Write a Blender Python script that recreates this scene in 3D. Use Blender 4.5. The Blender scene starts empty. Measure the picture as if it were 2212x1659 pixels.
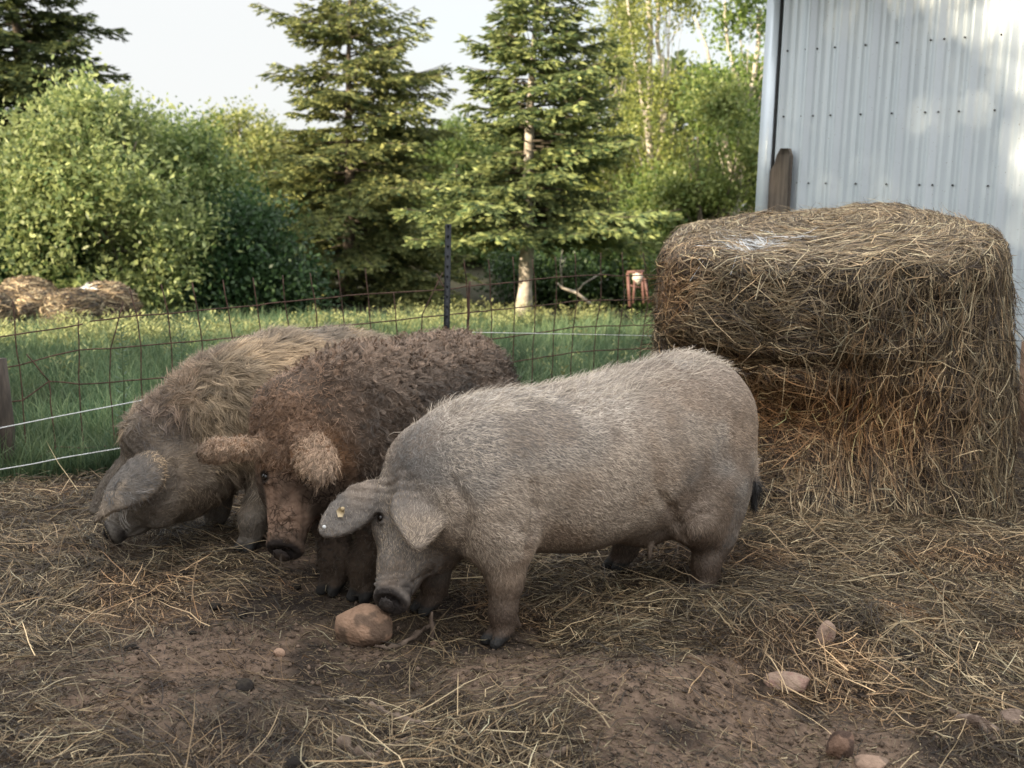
import bpy, math, random, os
import numpy as np
from mathutils import Vector, Matrix

SK = set()
C = bpy.context.scene.collection
scene = bpy.context.scene
R = math.radians

# ------------------------------------------------------------------ camera
F_PX, CX, CY = 2550.0, 1106.0, 829.5          # focal length and centre in the working 2212x1659 frame
PITCH, ROLL, CAM_H = R(9.30), R(1.45), 1.40
FW = np.array([0, math.cos(PITCH), -math.sin(PITCH)])
_R0 = np.array([1.0, 0, 0]); _U0 = np.array([0, math.sin(PITCH), math.cos(PITCH)])
RT = math.cos(ROLL)*_R0 + math.sin(ROLL)*_U0
UP = -math.sin(ROLL)*_R0 + math.cos(ROLL)*_U0
CAM = np.array([0, 0, CAM_H])
cam_d = bpy.data.cameras.new('camera'); cam = bpy.data.objects.new('camera', cam_d); C.objects.link(cam)
cam.matrix_world = Matrix(((RT[0], UP[0], -FW[0], 0), (RT[1], UP[1], -FW[1], 0), (RT[2], UP[2], -FW[2], CAM_H), (0, 0, 0, 1)))
cam_d.sensor_width = 36.0; cam_d.lens = 36.0*F_PX/2212; cam_d.clip_end = 600; cam_d.clip_start = 0.05
cam_d.dof.use_dof = True; cam_d.dof.focus_distance = 4.05; cam_d.dof.aperture_fstop = 4.0
scene.camera = cam

# ------------------------------------------------------------------ sky, sun, exposure
SUN_EL = R(19)
SUN_DIR = np.array([0.80*math.cos(SUN_EL), 0.60*math.cos(SUN_EL), -math.sin(SUN_EL)])   # the way the light travels
w = bpy.data.worlds.new('World'); scene.world = w; w.use_nodes = True
nt = w.node_tree; nt.nodes.clear()
out = nt.nodes.new('ShaderNodeOutputWorld'); bg = nt.nodes.new('ShaderNodeBackground')
sky = nt.nodes.new('ShaderNodeTexSky'); sky.sky_type = 'NISHITA'; sky.sun_disc = False
sky.sun_elevation = SUN_EL; sky.sun_rotation = math.atan2(-SUN_DIR[0], -SUN_DIR[1])
sky.air_density = 1.0; sky.dust_density = 2.2; sky.ozone_density = 1.0
tc = nt.nodes.new('ShaderNodeTexCoord'); mp = nt.nodes.new('ShaderNodeMapping'); mp.inputs['Scale'].default_value = (1.2, 1.2, 5.0)
nz = nt.nodes.new('ShaderNodeTexNoise'); nz.inputs['Scale'].default_value = 1.6; nz.inputs['Detail'].default_value = 6
cr = nt.nodes.new('ShaderNodeMapRange'); cr.inputs[1].default_value = 0.36; cr.inputs[2].default_value = 0.62
cr.inputs[3].default_value = 0.72; cr.inputs[4].default_value = 0.97
mx = nt.nodes.new('ShaderNodeMix'); mx.data_type = 'RGBA'; mx.inputs[7].default_value = (6.3, 6.05, 5.85, 1)   # thin high cloud
sz = nt.nodes.new('ShaderNodeSeparateXYZ'); nt.links.new(tc.outputs['Generated'], sz.inputs[0])
zr = nt.nodes.new('ShaderNodeMapRange'); zr.interpolation_type = 'SMOOTHSTEP'; zr.inputs[1].default_value = 0.12; zr.inputs[2].default_value = 0.75; nt.links.new(sz.outputs[2], zr.inputs[0])
cm = nt.nodes.new('ShaderNodeMix'); cm.data_type = 'RGBA'; cm.inputs[6].default_value = (2.80, 2.84, 2.84, 1); cm.inputs[7].default_value = (8.6, 8.7, 8.6, 1)   # cloud veil, thicker and brighter overhead
nt.links.new(zr.outputs[0], cm.inputs[0]); nt.links.new(cm.outputs[2], mx.inputs[7])
nt.links.new(tc.outputs['Generated'], mp.inputs[0]); nt.links.new(mp.outputs[0], nz.inputs[0]); nt.links.new(nz.outputs[0], cr.inputs[0])
nt.links.new(cr.outputs[0], mx.inputs[0]); nt.links.new(sky.outputs[0], mx.inputs[6]); nt.links.new(mx.outputs[2], bg.inputs[0])
bg.inputs[1].default_value = 0.145
nt.links.new(bg.outputs[0], out.inputs[0])
sd = bpy.data.lights.new('sun', 'SUN'); sd.energy = 5.0; sd.angle = R(0.9); sd.color = (1.0, 0.85, 0.61)
sun = bpy.data.objects.new('sun', sd); C.objects.link(sun)
sun.rotation_euler = Vector(SUN_DIR).to_track_quat('-Z', 'Y').to_euler()
scene.view_settings.view_transform = 'Standard'; scene.view_settings.look = 'None'
scene.view_settings.exposure = 1.22; scene.view_settings.gamma = 1.0
scene.cycles.max_bounces = 6; scene.cycles.diffuse_bounces = 3; scene.cycles.transmission_bounces = 3
scene.cycles.glossy_bounces = 2; scene.cycles.transparent_max_bounces = 4
try: scene.cycles.use_denoising = True
except Exception: pass

# ------------------------------------------------------------------ helpers
def P(px, py, Y):
    """world point seen at (px,py) of the working frame at world depth Y"""
    d = FW + RT*((px-CX)/F_PX) + UP*((CY-py)/F_PX)
    return CAM + d*(Y/d[1])
def nrm(v): v = np.asarray(v, float); return v/np.linalg.norm(v)
def nrmA(v): return v/np.maximum(np.linalg.norm(v, axis=-1, keepdims=True), 1e-9)
def sst(e0, e1, x): t = np.clip((x-e0)/(e1-e0), 0, 1); return t*t*(3-2*t)

def _h(i, j, k, s):
    with np.errstate(over='ignore'):
        n = (i.astype(np.uint32)*np.uint32(374761393) + j.astype(np.uint32)*np.uint32(668265263)
             + k.astype(np.uint32)*np.uint32(2246822519) + np.uint32(s*3266489 & 0xffffffff))
        n = (n ^ (n >> np.uint32(13)))*np.uint32(1274126177); n = n ^ (n >> np.uint32(16))
    return n.astype(np.float64)/4294967295.0
def vn(x, y, z=0.0, seed=0):
    """value noise 0..1"""
    x, y, z = np.broadcast_arrays(np.asarray(x, float), np.asarray(y, float), np.asarray(z, float))
    xi, yi, zi = np.floor(x), np.floor(y), np.floor(z); fx, fy, fz = x-xi, y-yi, z-zi
    fx = fx*fx*(3-2*fx); fy = fy*fy*(3-2*fy); fz = fz*fz*(3-2*fz)
    xi = xi.astype(np.int64); yi = yi.astype(np.int64); zi = zi.astype(np.int64); r = 0
    for a in (0, 1):
        for b in (0, 1):
            for c in (0, 1):
                r = r + _h(xi+a, yi+b, zi+c, seed)*(fx if a else 1-fx)*(fy if b else 1-fy)*(fz if c else 1-fz)
    return r
def fbm(x, y, z=0.0, seed=0, o=3):
    s = 0; a = 0.5; f = 1.0; t = 0
    for q in range(o): s = s + a*vn(np.asarray(x)*f, np.asarray(y)*f, np.asarray(z)*f, seed+q*17); t += a; a *= .5; f *= 2.03
    return s/t

def mesh_obj(name, V, Fc, mat, parent=None, col=None, smooth=False, n=4):
    me = bpy.data.meshes.new(name); V = np.asarray(V, np.float32).reshape(-1, 3); Fc = np.asarray(Fc, np.int32).reshape(-1, n)
    me.vertices.add(len(V)); me.vertices.foreach_set('co', V.ravel())
    me.loops.add(Fc.size); me.loops.foreach_set('vertex_index', Fc.ravel())
    me.polygons.add(len(Fc)); me.polygons.foreach_set('loop_start', np.arange(0, Fc.size, n, dtype=np.int32))
    if smooth: me.polygons.foreach_set('use_smooth', np.ones(len(Fc), bool))
    if col is not None:
        at = me.color_attributes.new('col', 'FLOAT_COLOR', 'POINT')
        c4 = np.ones((len(V), 4), np.float32); c4[:, :3] = col; at.data.foreach_set('color', c4.ravel())
    me.update(calc_edges=True)
    if mat: me.materials.append(mat)
    o = bpy.data.objects.new(name, me); C.objects.link(o)
    if parent: o.parent = parent
    return o
def tag(o, label=None, cat=None, group=None, kind=None):
    if label: o['label'] = label
    if cat: o['category'] = cat
    if group: o['group'] = group
    if kind: o['kind'] = kind
    return o
def empty(name, loc, rz=0.0):
    o = bpy.data.objects.new(name, None); C.objects.link(o); o.location = tuple(float(a) for a in loc); o.rotation_euler = (0, 0, rz)
    o.empty_display_size = .1
    return o

def tube_vf(pts, rad, ns=6, cap=True):
    pts = np.asarray(pts, float); K = len(pts); rad = np.broadcast_to(np.asarray(rad, float), (K,))
    T = np.gradient(pts, axis=0); T = nrmA(T)
    ref = np.array([0, 0, 1.0]) if abs(T[0][2]) < .8 else np.array([0, 1.0, 0])
    V = []
    b = nrm(np.cross(T[0], ref))
    for k in range(K):
        b = nrm(b - T[k]*np.dot(b, T[k])); c = np.cross(T[k], b)
        a = np.arange(ns)/ns*2*math.pi
        V.append(pts[k] + rad[k]*(np.cos(a)[:, None]*b + np.sin(a)[:, None]*c))
    V = np.concatenate(V); i = np.arange(ns); j = (i+1) % ns; Fc = []
    for k in range(K-1):
        Fc.append(np.stack([k*ns+i, k*ns+j, (k+1)*ns+j, (k+1)*ns+i], 1))
    Fc = np.concatenate(Fc)
    if cap:
        V = np.concatenate([V, pts[:1], pts[-1:]]); a0 = len(V)-2; a1 = len(V)-1
        Fc = np.concatenate([Fc, np.stack([j, i, np.full(ns, a0), np.full(ns, a0)], 1)[:, :], np.stack([(K-1)*ns+i, (K-1)*ns+j, np.full(ns, a1), np.full(ns, a1)], 1)])
    return V, Fc
class MB:
    """collects quads (a triangle is stored as a quad and written as a triangle)"""
    def __init__(s): s.V = []; s.F = []; s.c = []; s.n = 0
    def add(s, V, Fc, col=None):
        V = np.asarray(V, float); s.V.append(V); s.F.append(np.asarray(Fc)+s.n); s.n += len(V)
        if col is not None: s.c.append(np.broadcast_to(np.asarray(col, float), (len(V), 3)))
    def tube(s, pts, rad, ns=6, col=None): s.add(*tube_vf(pts, rad, ns), col)
    def box(s, c, size, M=None, col=None):
        q = np.array([[x, y, z] for x in (-.5, .5) for y in (-.5, .5) for z in (-.5, .5)])*np.asarray(size)
        if M is not None: q = q@np.asarray(M).T
        s.add(q+np.asarray(c), [[0, 1, 3, 2], [4, 6, 7, 5], [0, 4, 5, 1], [2, 3, 7, 6], [0, 2, 6, 4], [1, 5, 7, 3]], col)
    def build(s, name, mat, parent=None, smooth=False):
        V = np.concatenate(s.V).astype(np.float32); Fc = np.concatenate(s.F).astype(np.int32)
        tri = Fc[:, 2] == Fc[:, 3]
        me = bpy.data.meshes.new(name); me.vertices.add(len(V)); me.vertices.foreach_set('co', V.ravel())
        q = Fc[~tri]; t = Fc[tri][:, :3]
        loops = np.concatenate([q.ravel(), t.ravel()]).astype(np.int32); me.loops.add(len(loops)); me.loops.foreach_set('vertex_index', loops)
        st = np.concatenate([np.arange(len(q))*4, len(q)*4+np.arange(len(t))*3]).astype(np.int32)
        me.polygons.add(len(st)); me.polygons.foreach_set('loop_start', st)
        if smooth: me.polygons.foreach_set('use_smooth', np.ones(len(st), bool))
        if s.c:
            at = me.color_attributes.new('col', 'FLOAT_COLOR', 'POINT'); c4 = np.ones((len(V), 4), np.float32)
            c4[:, :3] = np.concatenate(s.c); at.data.foreach_set('color', c4.ravel())
        me.update(calc_edges=True)
        if mat: me.materials.append(mat)
        o = bpy.data.objects.new(name, me); C.objects.link(o)
        if parent: o.parent = parent
        return o

def ribbons(name, pts, width, side, col, mat, parent=None, taper=0.35, tipdark=None, smooth=False):
    """pts (N,K,3); width (N,); side (N,3)|(N,K,3) across direction; col (N,3)"""
    N, K, _ = pts.shape
    t = np.linspace(0, 1, K); prof = np.minimum(1, (1-t)/(1e-6+0.6))*(1-taper)+taper*np.minimum(1, (1.02-t)/.25); prof = np.clip(prof, .06, 1)
    if side.ndim == 2: side = np.repeat(side[:, None], K, 1)
    off = side*(width[:, None, None]*.5*prof[None, :, None])
    V = np.stack([pts-off, pts+off], 2).reshape(-1, 3)
    b = (np.arange(N)*K*2)[:, None]+(np.arange(K-1)*2)[None]
    Fc = np.stack([b, b+1, b+3, b+2], -1).reshape(-1, 4)
    cc = np.repeat(col, K*2, 0)
    return mesh_obj(name, V, Fc, mat, parent, cc, smooth)

def leaves(P0, D, Nn, L, W, col, bend=0.0):
    """rhombic leaves -> V,F,col"""
    D = nrmA(D); B = nrmA(np.cross(D, Nn)); n2 = np.cross(B, D)
    L = np.asarray(L)[:, None]; W = np.asarray(W)[:, None]
    m = P0+D*L*.45+n2*L*bend
    V = np.stack([P0, m+B*W*.5, P0+D*L, m-B*W*.5], 1).reshape(-1, 3)
    Fc = np.arange(len(P0)*4).reshape(-1, 4)
    return V, Fc, np.repeat(col, 4, 0)

# ------------------------------------------------------------------ materials
def new_mat(name):
    m = bpy.data.materials.new(name); m.use_nodes = True; nt = m.node_tree; nt.nodes.clear()
    o = nt.nodes.new('ShaderNodeOutputMaterial'); p = nt.nodes.new('ShaderNodeBsdfPrincipled'); nt.links.new(p.outputs[0], o.inputs[0])
    return m, nt, p, o
def attr_mat(name, rough=.8, var=.25, vscale=20, trans=0.0, spec=.3, bump=0.0, bscale=60, tint=(1, 1, 1)):
    m, nt, p, o = new_mat(name)
    a = nt.nodes.new('ShaderNodeVertexColor'); a.layer_name = 'col'
    tcn = nt.nodes.new('ShaderNodeTexCoord'); n = nt.nodes.new('ShaderNodeTexNoise'); n.inputs['Scale'].default_value = vscale; n.inputs['Detail'].default_value = 4
    nt.links.new(tcn.outputs['Object'], n.inputs['Vector'])
    mr = nt.nodes.new('ShaderNodeMapRange'); mr.inputs[1].default_value = .3; mr.inputs[2].default_value = .7; mr.inputs[3].default_value = 1-var; mr.inputs[4].default_value = 1+var
    nt.links.new(n.outputs[0], mr.inputs[0])
    vm = nt.nodes.new('ShaderNodeVectorMath'); vm.operation = 'SCALE'; nt.links.new(a.outputs[0], vm.inputs[0]); nt.links.new(mr.outputs[0], vm.inputs['Scale'])
    vt = nt.nodes.new('ShaderNodeVectorMath'); vt.operation = 'MULTIPLY'; vt.inputs[1].default_value = tint; nt.links.new(vm.outputs[0], vt.inputs[0])
    nt.links.new(vt.outputs[0], p.inputs['Base Color']); p.inputs['Roughness'].default_value = rough; p.inputs['Specular IOR Level'].default_value = spec
    if bump:
        n2 = nt.nodes.new('ShaderNodeTexNoise'); n2.inputs['Scale'].default_value = bscale; n2.inputs['Detail'].default_value = 5
        nt.links.new(tcn.outputs['Object'], n2.inputs['Vector'])
        bp = nt.nodes.new('ShaderNodeBump'); bp.inputs['Strength'].default_value = bump; bp.inputs['Distance'].default_value = .01
        nt.links.new(n2.outputs[0], bp.inputs['Height']); nt.links.new(bp.outputs[0], p.inputs['Normal'])
    if trans:
        tr = nt.nodes.new('ShaderNodeBsdfTranslucent'); nt.links.new(vt.outputs[0], tr.inputs[0])
        ms = nt.nodes.new('ShaderNodeMixShader'); ms.inputs[0].default_value = trans
        nt.links.new(p.outputs[0], ms.inputs[1]); nt.links.new(tr.outputs[0], ms.inputs[2]); nt.links.new(ms.outputs[0], o.inputs[0])
    return m
def noise_mat(name, c1, c2, scale=8, rough=.8, bump=.3, bscale=40, metal=0.0, spec=.4, stretch=(1, 1, 1), c3=None, dist=.01):
    m, nt, p, o = new_mat(name)
    tcn = nt.nodes.new('ShaderNodeTexCoord'); mpn = nt.nodes.new('ShaderNodeMapping'); mpn.inputs['Scale'].default_value = stretch
    nt.links.new(tcn.outputs['Object'], mpn.inputs[0])
    n = nt.nodes.new('ShaderNodeTexNoise'); n.inputs['Scale'].default_value = scale; n.inputs['Detail'].default_value = 6; nt.links.new(mpn.outputs[0], n.inputs['Vector'])
    r = nt.nodes.new('ShaderNodeValToRGB'); r.color_ramp.elements[0].position = .35; r.color_ramp.elements[1].position = .65
    r.color_ramp.elements[0].color = (*c1, 1); r.color_ramp.elements[1].color = (*c2, 1)
    if c3:
        e = r.color_ramp.elements.new(.8); e.color = (*c3, 1)
    nt.links.new(n.outputs[0], r.inputs[0]); nt.links.new(r.outputs[0], p.inputs['Base Color'])
    p.inputs['Roughness'].default_value = rough; p.inputs['Metallic'].default_value = metal; p.inputs['Specular IOR Level'].default_value = spec
    n2 = nt.nodes.new('ShaderNodeTexNoise'); n2.inputs['Scale'].default_value = bscale; n2.inputs['Detail'].default_value = 6; nt.links.new(mpn.outputs[0], n2.inputs['Vector'])
    bp = nt.nodes.new('ShaderNodeBump'); bp.inputs['Strength'].default_value = bump; bp.inputs['Distance'].default_value = dist
    nt.links.new(n2.outputs[0], bp.inputs['Height']); nt.links.new(bp.outputs[0], p.inputs['Normal'])
    return m

M_LEAF = attr_mat('leaf', rough=.42, var=.2, vscale=3, trans=.42, spec=.35)
M_NEEDLE = attr_mat('needle', rough=.6, var=.15, vscale=3, trans=.2, spec=.25)
M_GRASS = attr_mat('grass_blade', rough=.6, var=.15, vscale=1.5, trans=.3, spec=.25)
M_STRAW = attr_mat('straw_stalk', rough=.6, var=.2, vscale=25, trans=.12, spec=.35)
M_BARK = noise_mat('bark', (.10, .075, .055), (.24, .19, .15), 14, .9, .6, 30, stretch=(1, 1, .3))
M_PALEBARK = noise_mat('pale_bark', (.30, .25, .20), (.62, .56, .48), 9, .8, .4, 25, stretch=(1, 1, 1.5))

# ------------------------------------------------------------------ ground height
def G(px, py, it=12):
    """ground point seen at a pixel"""
    d = FW + RT*((px-CX)/F_PX) + UP*((CY-py)/F_PX); z = 0.0
    for _ in range(it):
        t = (z-CAM_H)/d[2]; p = CAM+d*t; z = .5*z+.5*float(Hs(p[0], p[1]))
    t = (z-CAM_H)/d[2]; return CAM+d*t
def Hs(x, y):
    """smooth large form: flat pen, field falling away behind the fence, straw banks"""
    x = np.asarray(x, float); y = np.asarray(y, float)
    z = -0.05*np.clip(y-8, 0, 12) + 0.0*x
    z = z + .10*np.exp(-((x-.95)/.55)**2-((y-3.55)/.38)**2)            # straw heap right of the sow
    z = z + .08*np.exp(-((x-1.7)/.9)**2-((y-4.6)/.6)**2)
    z = z + .04*np.exp(-((x+2.0)/1.0)**2-((y-5.0)/.30)**2)             # bank under the fence
    z = z + .05*np.exp(-((x-.35)/.25)**2-((y-3.15)/.22)**2)            # bare mounds
    z = z + .05*np.exp(-((x-.12)/.3)**2-((y-3.05)/.25)**2)
    return z
def pen_mask(x, y):
    """1 inside the trodden pen, 0 on the grass"""
    x = np.asarray(x, float); y = np.asarray(y, float)
    line = np.where(x < -.36, 5.22+.46*(x+2.39), 6.35+.62*(x+.36)) + .35*(fbm(x*1.6, y*1.6, 3., 5)-.5)
    return sst(.10, -.12, y-line)
def H(x, y):
    x = np.asarray(x, float); y = np.asarray(y, float); pm = pen_mask(x, y)
    z = Hs(x, y)
    z = z + pm*(.07*(fbm(x*2.2, y*2.2, 0., 1)-.5) + .035*(fbm(x*9, y*9, 0., 2)-.5) + .020*(fbm(x*30, y*30, 0., 3, 2)-.5))
    z = z + (1-pm)*.06*(fbm(x*.9, y*.9, 0., 4)-.5)
    for fx, fy, fz in FEET:
        k = np.exp(-(((x-fx)**2+(y-fy)**2)/.14**2)**1.5); z = z*(1-k)+(fz-.004)*k
    return z
FEET = [(.016, 3.54, 0), (-.218, 3.80, 0), (-.59, 3.96, 0), (-.49, 3.90, 0), (-.98, 4.43, 0), (-1.44, 4.30, -.03), (-.38, 3.50, -.01), (-.74, 3.76, 0), (.707, 4.06, 0), (.433, 4.30, 0)]      # trodden flat under the hooves
# ------------------------------------------------------------------ ground sheet
def axis(lo, f0, f1, hi, step, g=1.13):
    a = list(np.arange(f0, f1+1e-6, step)); s = step; x = f1
    while x < hi: s *= g; x += s; a.append(x)
    s = step; x = f0; b = []
    while x > lo: s *= g; x -= s; b.append(x)
    return np.array(b[::-1]+a)
gx = axis(-90, -3.0, 3.3, 90, .018); gy = axis(-60, 2.3, 6.6, 220, .018)
X, Y = np.meshgrid(gx, gy, indexing='ij'); Z = H(X, Y)
nx, ny = X.shape; ii = np.arange(nx*ny).reshape(nx, ny)
Fq = np.stack([ii[:-1, :-1], ii[1:, :-1], ii[1:, 1:], ii[:-1, 1:]], -1).reshape(-1, 4)
pm = pen_mask(X, Y)
n1 = fbm(X*1.3, Y*1.3, 7., 11); n2 = fbm(X*7, Y*7, 9., 12); n3 = vn(X*40, Y*40, 2., 13)
dark = np.array([.030, .022, .018]); mid = np.array([.088, .064, .047]); red = np.array([.140, .096, .070])
mud = dark + (mid-dark)*sst(.3, .65, n2)[..., None]
def blob(x, y, px, py, r):
    g = G(px, py); return np.exp(-(((x-g[0])**2+(y-g[1])**2)/r**2))
dry = np.zeros_like(X)
for px, py, r, wgt in ((1150, 1440, .22, 1), (1500, 1450, .16, 1.1), (1390, 1490, .18, .8), (1620, 1560, .22, .7), (640, 1205, .22, .6), (500, 1400, .3, .7), (300, 1500, .3, .5), (1800, 1640, .25, .8), (760, 1420, .2, .6), (1420, 1610, .2, .5)):
    dry = np.maximum(dry, wgt*blob(X, Y, px, py, r))
k = (sst(.42, .62, n1*.35+n2*.3+n3*.12+dry*.42))[..., None]
mud = mud*(1-k)+red*k*(.75+.5*n3[..., None])
grs = np.array([.045, .075, .028])*(.7+.6*n2[..., None]); uw = sst(15.3, 16.2, Y-.22*(X+5))[..., None]; grs = grs*(1-uw)+np.array([.030, .028, .016])*uw
col = (mud*pm[..., None]+grs*(1-pm[..., None])).reshape(-1, 3)
m_ground = attr_mat('soil', rough=.95, var=.22, vscale=60, spec=.15, bump=.9, bscale=90)
g_o = mesh_obj('ground', np.stack([X, Y, Z], -1), Fq, m_ground, col=col, smooth=True); tag(g_o, kind='structure')

# ------------------------------------------------------------------ shed
WA = np.array([1.905, 8.20, 0.0]); WD = nrm([1.03, -1.05, 0]); WN = np.array([-WD[1], WD[0], 0])*-1    # along the wall, outward normal
if np.dot(WN, -WA) < 0: WN = -WN
def wall_hit(px, py):
    d = P(px, py, 1.0)-CAM; t = np.dot(WA-CAM, WN)/np.dot(d, WN); p = CAM+d*t
    return np.dot(p-WA, WD), p[2]
WB, WT = .13, 3.02
m_white = noise_mat('white_sheet_steel', (.46, .50, .54), (.56, .59, .62), 3.0, .42, .06, 60, spec=.5, stretch=(1, 1, .25))
# drips and grime low down on the sheet
def shed_mat():
    m, nt, p, o = new_mat('painted_sheet'); t = nt.nodes.new('ShaderNodeTexCoord')
    n = nt.nodes.new('ShaderNodeTexNoise'); n.inputs['Scale'].default_value = 2.5; n.inputs['Detail'].default_value = 8
    mpn = nt.nodes.new('ShaderNodeMapping'); mpn.inputs['Scale'].default_value = (1, 1, .35)
    nt.links.new(t.outputs['Object'], mpn.inputs[0]); nt.links.new(mpn.outputs[0], n.inputs['Vector'])
    r = nt.nodes.new('ShaderNodeValToRGB'); r.color_ramp.elements[0].position = .3; r.color_ramp.elements[0].color = (.55, .61, .66, 1)
    r.color_ramp.elements[1].position = .7; r.color_ramp.elements[1].color = (.64, .70, .75, 1)
    nt.links.new(n.outputs[0], r.inputs[0])
    sp = nt.nodes.new('ShaderNodeTexNoise'); sp.inputs['Scale'].default_value = 90; sp.inputs['Detail'].default_value = 2; nt.links.new(t.outputs['Object'], sp.inputs['Vector'])
    th = nt.nodes.new('ShaderNodeMapRange'); th.inputs[1].default_value = .70; th.inputs[2].default_value = .76; nt.links.new(sp.outputs[0], th.inputs[0])
    sx = nt.nodes.new('ShaderNodeSeparateXYZ'); nt.links.new(t.outputs['Object'], sx.inputs[0])
    lo = nt.nodes.new('ShaderNodeMapRange'); lo.inputs[1].default_value = .95; lo.inputs[2].default_value = .05; lo.inputs[3].default_value = 0; lo.inputs[4].default_value = .75
    nt.links.new(sx.outputs[2], lo.inputs[0])
    ln = nt.nodes.new('ShaderNodeTexNoise'); ln.inputs['Scale'].default_value = 14; ln.inputs['Detail'].default_value = 5; nt.links.new(mpn.outputs[0], ln.inputs['Vector'])
    lm = nt.nodes.new('ShaderNodeMapRange'); lm.inputs[1].default_value = .5; lm.inputs[2].default_value = .68; nt.links.new(ln.outputs[0], lm.inputs[0])
    mu = nt.nodes.new('ShaderNodeMath'); mu.operation = 'MULTIPLY'; nt.links.new(lo.outputs[0], mu.inputs[0]); nt.links.new(lm.outputs[0], mu.inputs[1])
    ad = nt.nodes.new('ShaderNodeMath'); ad.operation = 'MAXIMUM'; nt.links.new(mu.outputs[0], ad.inputs[0])
    m2 = nt.nodes.new('ShaderNodeMath'); m2.operation = 'MULTIPLY'; m2.inputs[1].default_value = .6; nt.links.new(th.outputs[0], m2.inputs[0]); nt.links.new(m2.outputs[0], ad.inputs[1])
    mxn = nt.nodes.new('ShaderNodeMix'); mxn.data_type = 'RGBA'; mxn.inputs[7].default_value = (.16, .12, .09, 1)
    nt.links.new(ad.outputs[0], mxn.inputs[0]); nt.links.new(r.outputs[0], mxn.inputs[6]); nt.links.new(mxn.outputs[2], p.inputs['Base Color'])
    p.inputs['Roughness'].default_value = .30; p.inputs['Metallic'].default_value = .2; p.inputs['Specular IOR Level'].default_value = .6
    w_ = nt.nodes.new('ShaderNodeTexNoise'); w_.inputs['Scale'].default_value = 2.2; nt.links.new(t.outputs['Object'], w_.inputs['Vector'])
    bp = nt.nodes.new('ShaderNodeBump'); bp.inputs['Strength'].default_value = .35; bp.inputs['Distance'].default_value = .02; nt.links.new(w_.outputs[0], bp.inputs['Height']); nt.links.new(bp.outputs[0], p.inputs['Normal'])
    return m
m_sheet = shed_mat()
shed = tag(empty('shed', (WA[0], WA[1], 0)), 'pale blue-grey ribbed metal shed behind the hay bale', 'shed')
def wl(u, z, n=0.0): return WD*u + WN*n + np.array([0, 0, z])       # local to the shed
ru = [wall_hit(1106+(x-15)*.5, 100)[0] for x in (1305, 1440, 1575, 1710, 1858, 2010, 2175)]
while ru[-1] < 5.0: ru.append(ru[-1]+.2286)
UG = wall_hit(1690, 20)[0]; UL = wall_hit(1661, 20)[0]
pts = [(UG-.03, 0), (UG+.016, 0), (UG+.022, .016), (UG+.036, .016), (UG+.044, 0), (UG+.110, 0), (UG+.116, .0025), (UG+.124, .0025), (UG+.130, 0)]
for q0, q1 in zip(ru[:-1], ru[1:]):
    u = q0; pts += [(u-.030, 0), (u-.016, .034), (u+.014, .034), (u+.026, 0)]
    for q in (.36, .66): um = u+(q1-q0)*q; pts += [(um-.012, 0), (um-.006, .0025), (um+.006, .0025), (um+.010, 0)]
pr = np.array(pts)
V = []; 
for z in (WB, WT):
    for u, n_ in pr: V.append(wl(u, z, n_))
    for u, n_ in pr[::-1]: V.append(wl(u, z, n_-.0015 - .0))
n_ = len(pr)*2; i = np.arange(n_); j = (i+1) % n_
mesh_obj('wall_panel', V, np.stack([i, j, n_+j, n_+i], 1), m_sheet, shed)
b = MB(); Mw = np.stack([WD, WN, [0, 0, 1]], 1)
b.box(wl((UL+UG-.008)/2, (WB+WT)/2, .012), (UG-.008-UL, .03, WT-WB), Mw); b.box(wl(UL+.012, (WB+WT)/2, -.08), (.02, .16, WT-WB), Mw); b.build('corner_trim', m_sheet, shed)
b = MB(); b.box(wl(UG, (WB+WT)/2, .008), (.016, .012, WT-WB), Mw); b.build('trim_gap', noise_mat('dark_gap', (.02, .02, .02), (.03, .03, .03)), shed)
b = MB(); b.box(wl(2.65+UG/2, 1.55, -2.1), (5.3-UG, 4.0, 2.8), Mw); b.build('wall_core', noise_mat('inner_wall', (.3, .3, .3), (.35, .35, .36)), shed)
b = MB(); b.box(wl(2.5, 3.13, -1.9), (5.9, 4.8, .06), Mw); b.build('roof', m_sheet, shed)
b = MB(); b.box(wl(2.5, 3.06, .38), (5.9, .22, .12), Mw); b.build('fascia', m_sheet, shed)
m_screw = noise_mat('screw_head', (.03, .03, .035), (.07, .07, .07), 40, .5, .1)
su = [wall_hit(1106+c*.5, 62+0*c)[0] for c in ()]
rowz = [wall_hit(1701, 110)[1], wall_hit(1694, 252)[1], wall_hit(1721, 395)[1], 0.62]
us = [wall_hit(x/2+1106, y/2)[0] for x, y in ((1192, 220), (1270, 216), (1320, 212), (1396, 207), (1528, 195), (1664, 187), (1810, 175), (1869, 170), (1958, 163), (2115, 150))]
us += [us[-1]+.23, us[-1]+.46]
for z in rowz:
    for u in us:
        b = MB(); b.tube([wl(u, z, -.001), wl(u, z, .006)], .0062, 6); b.tube([wl(u, z, .006), wl(u, z, .011)], .0045, 6); b.build('screw', m_screw, shed)

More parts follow.
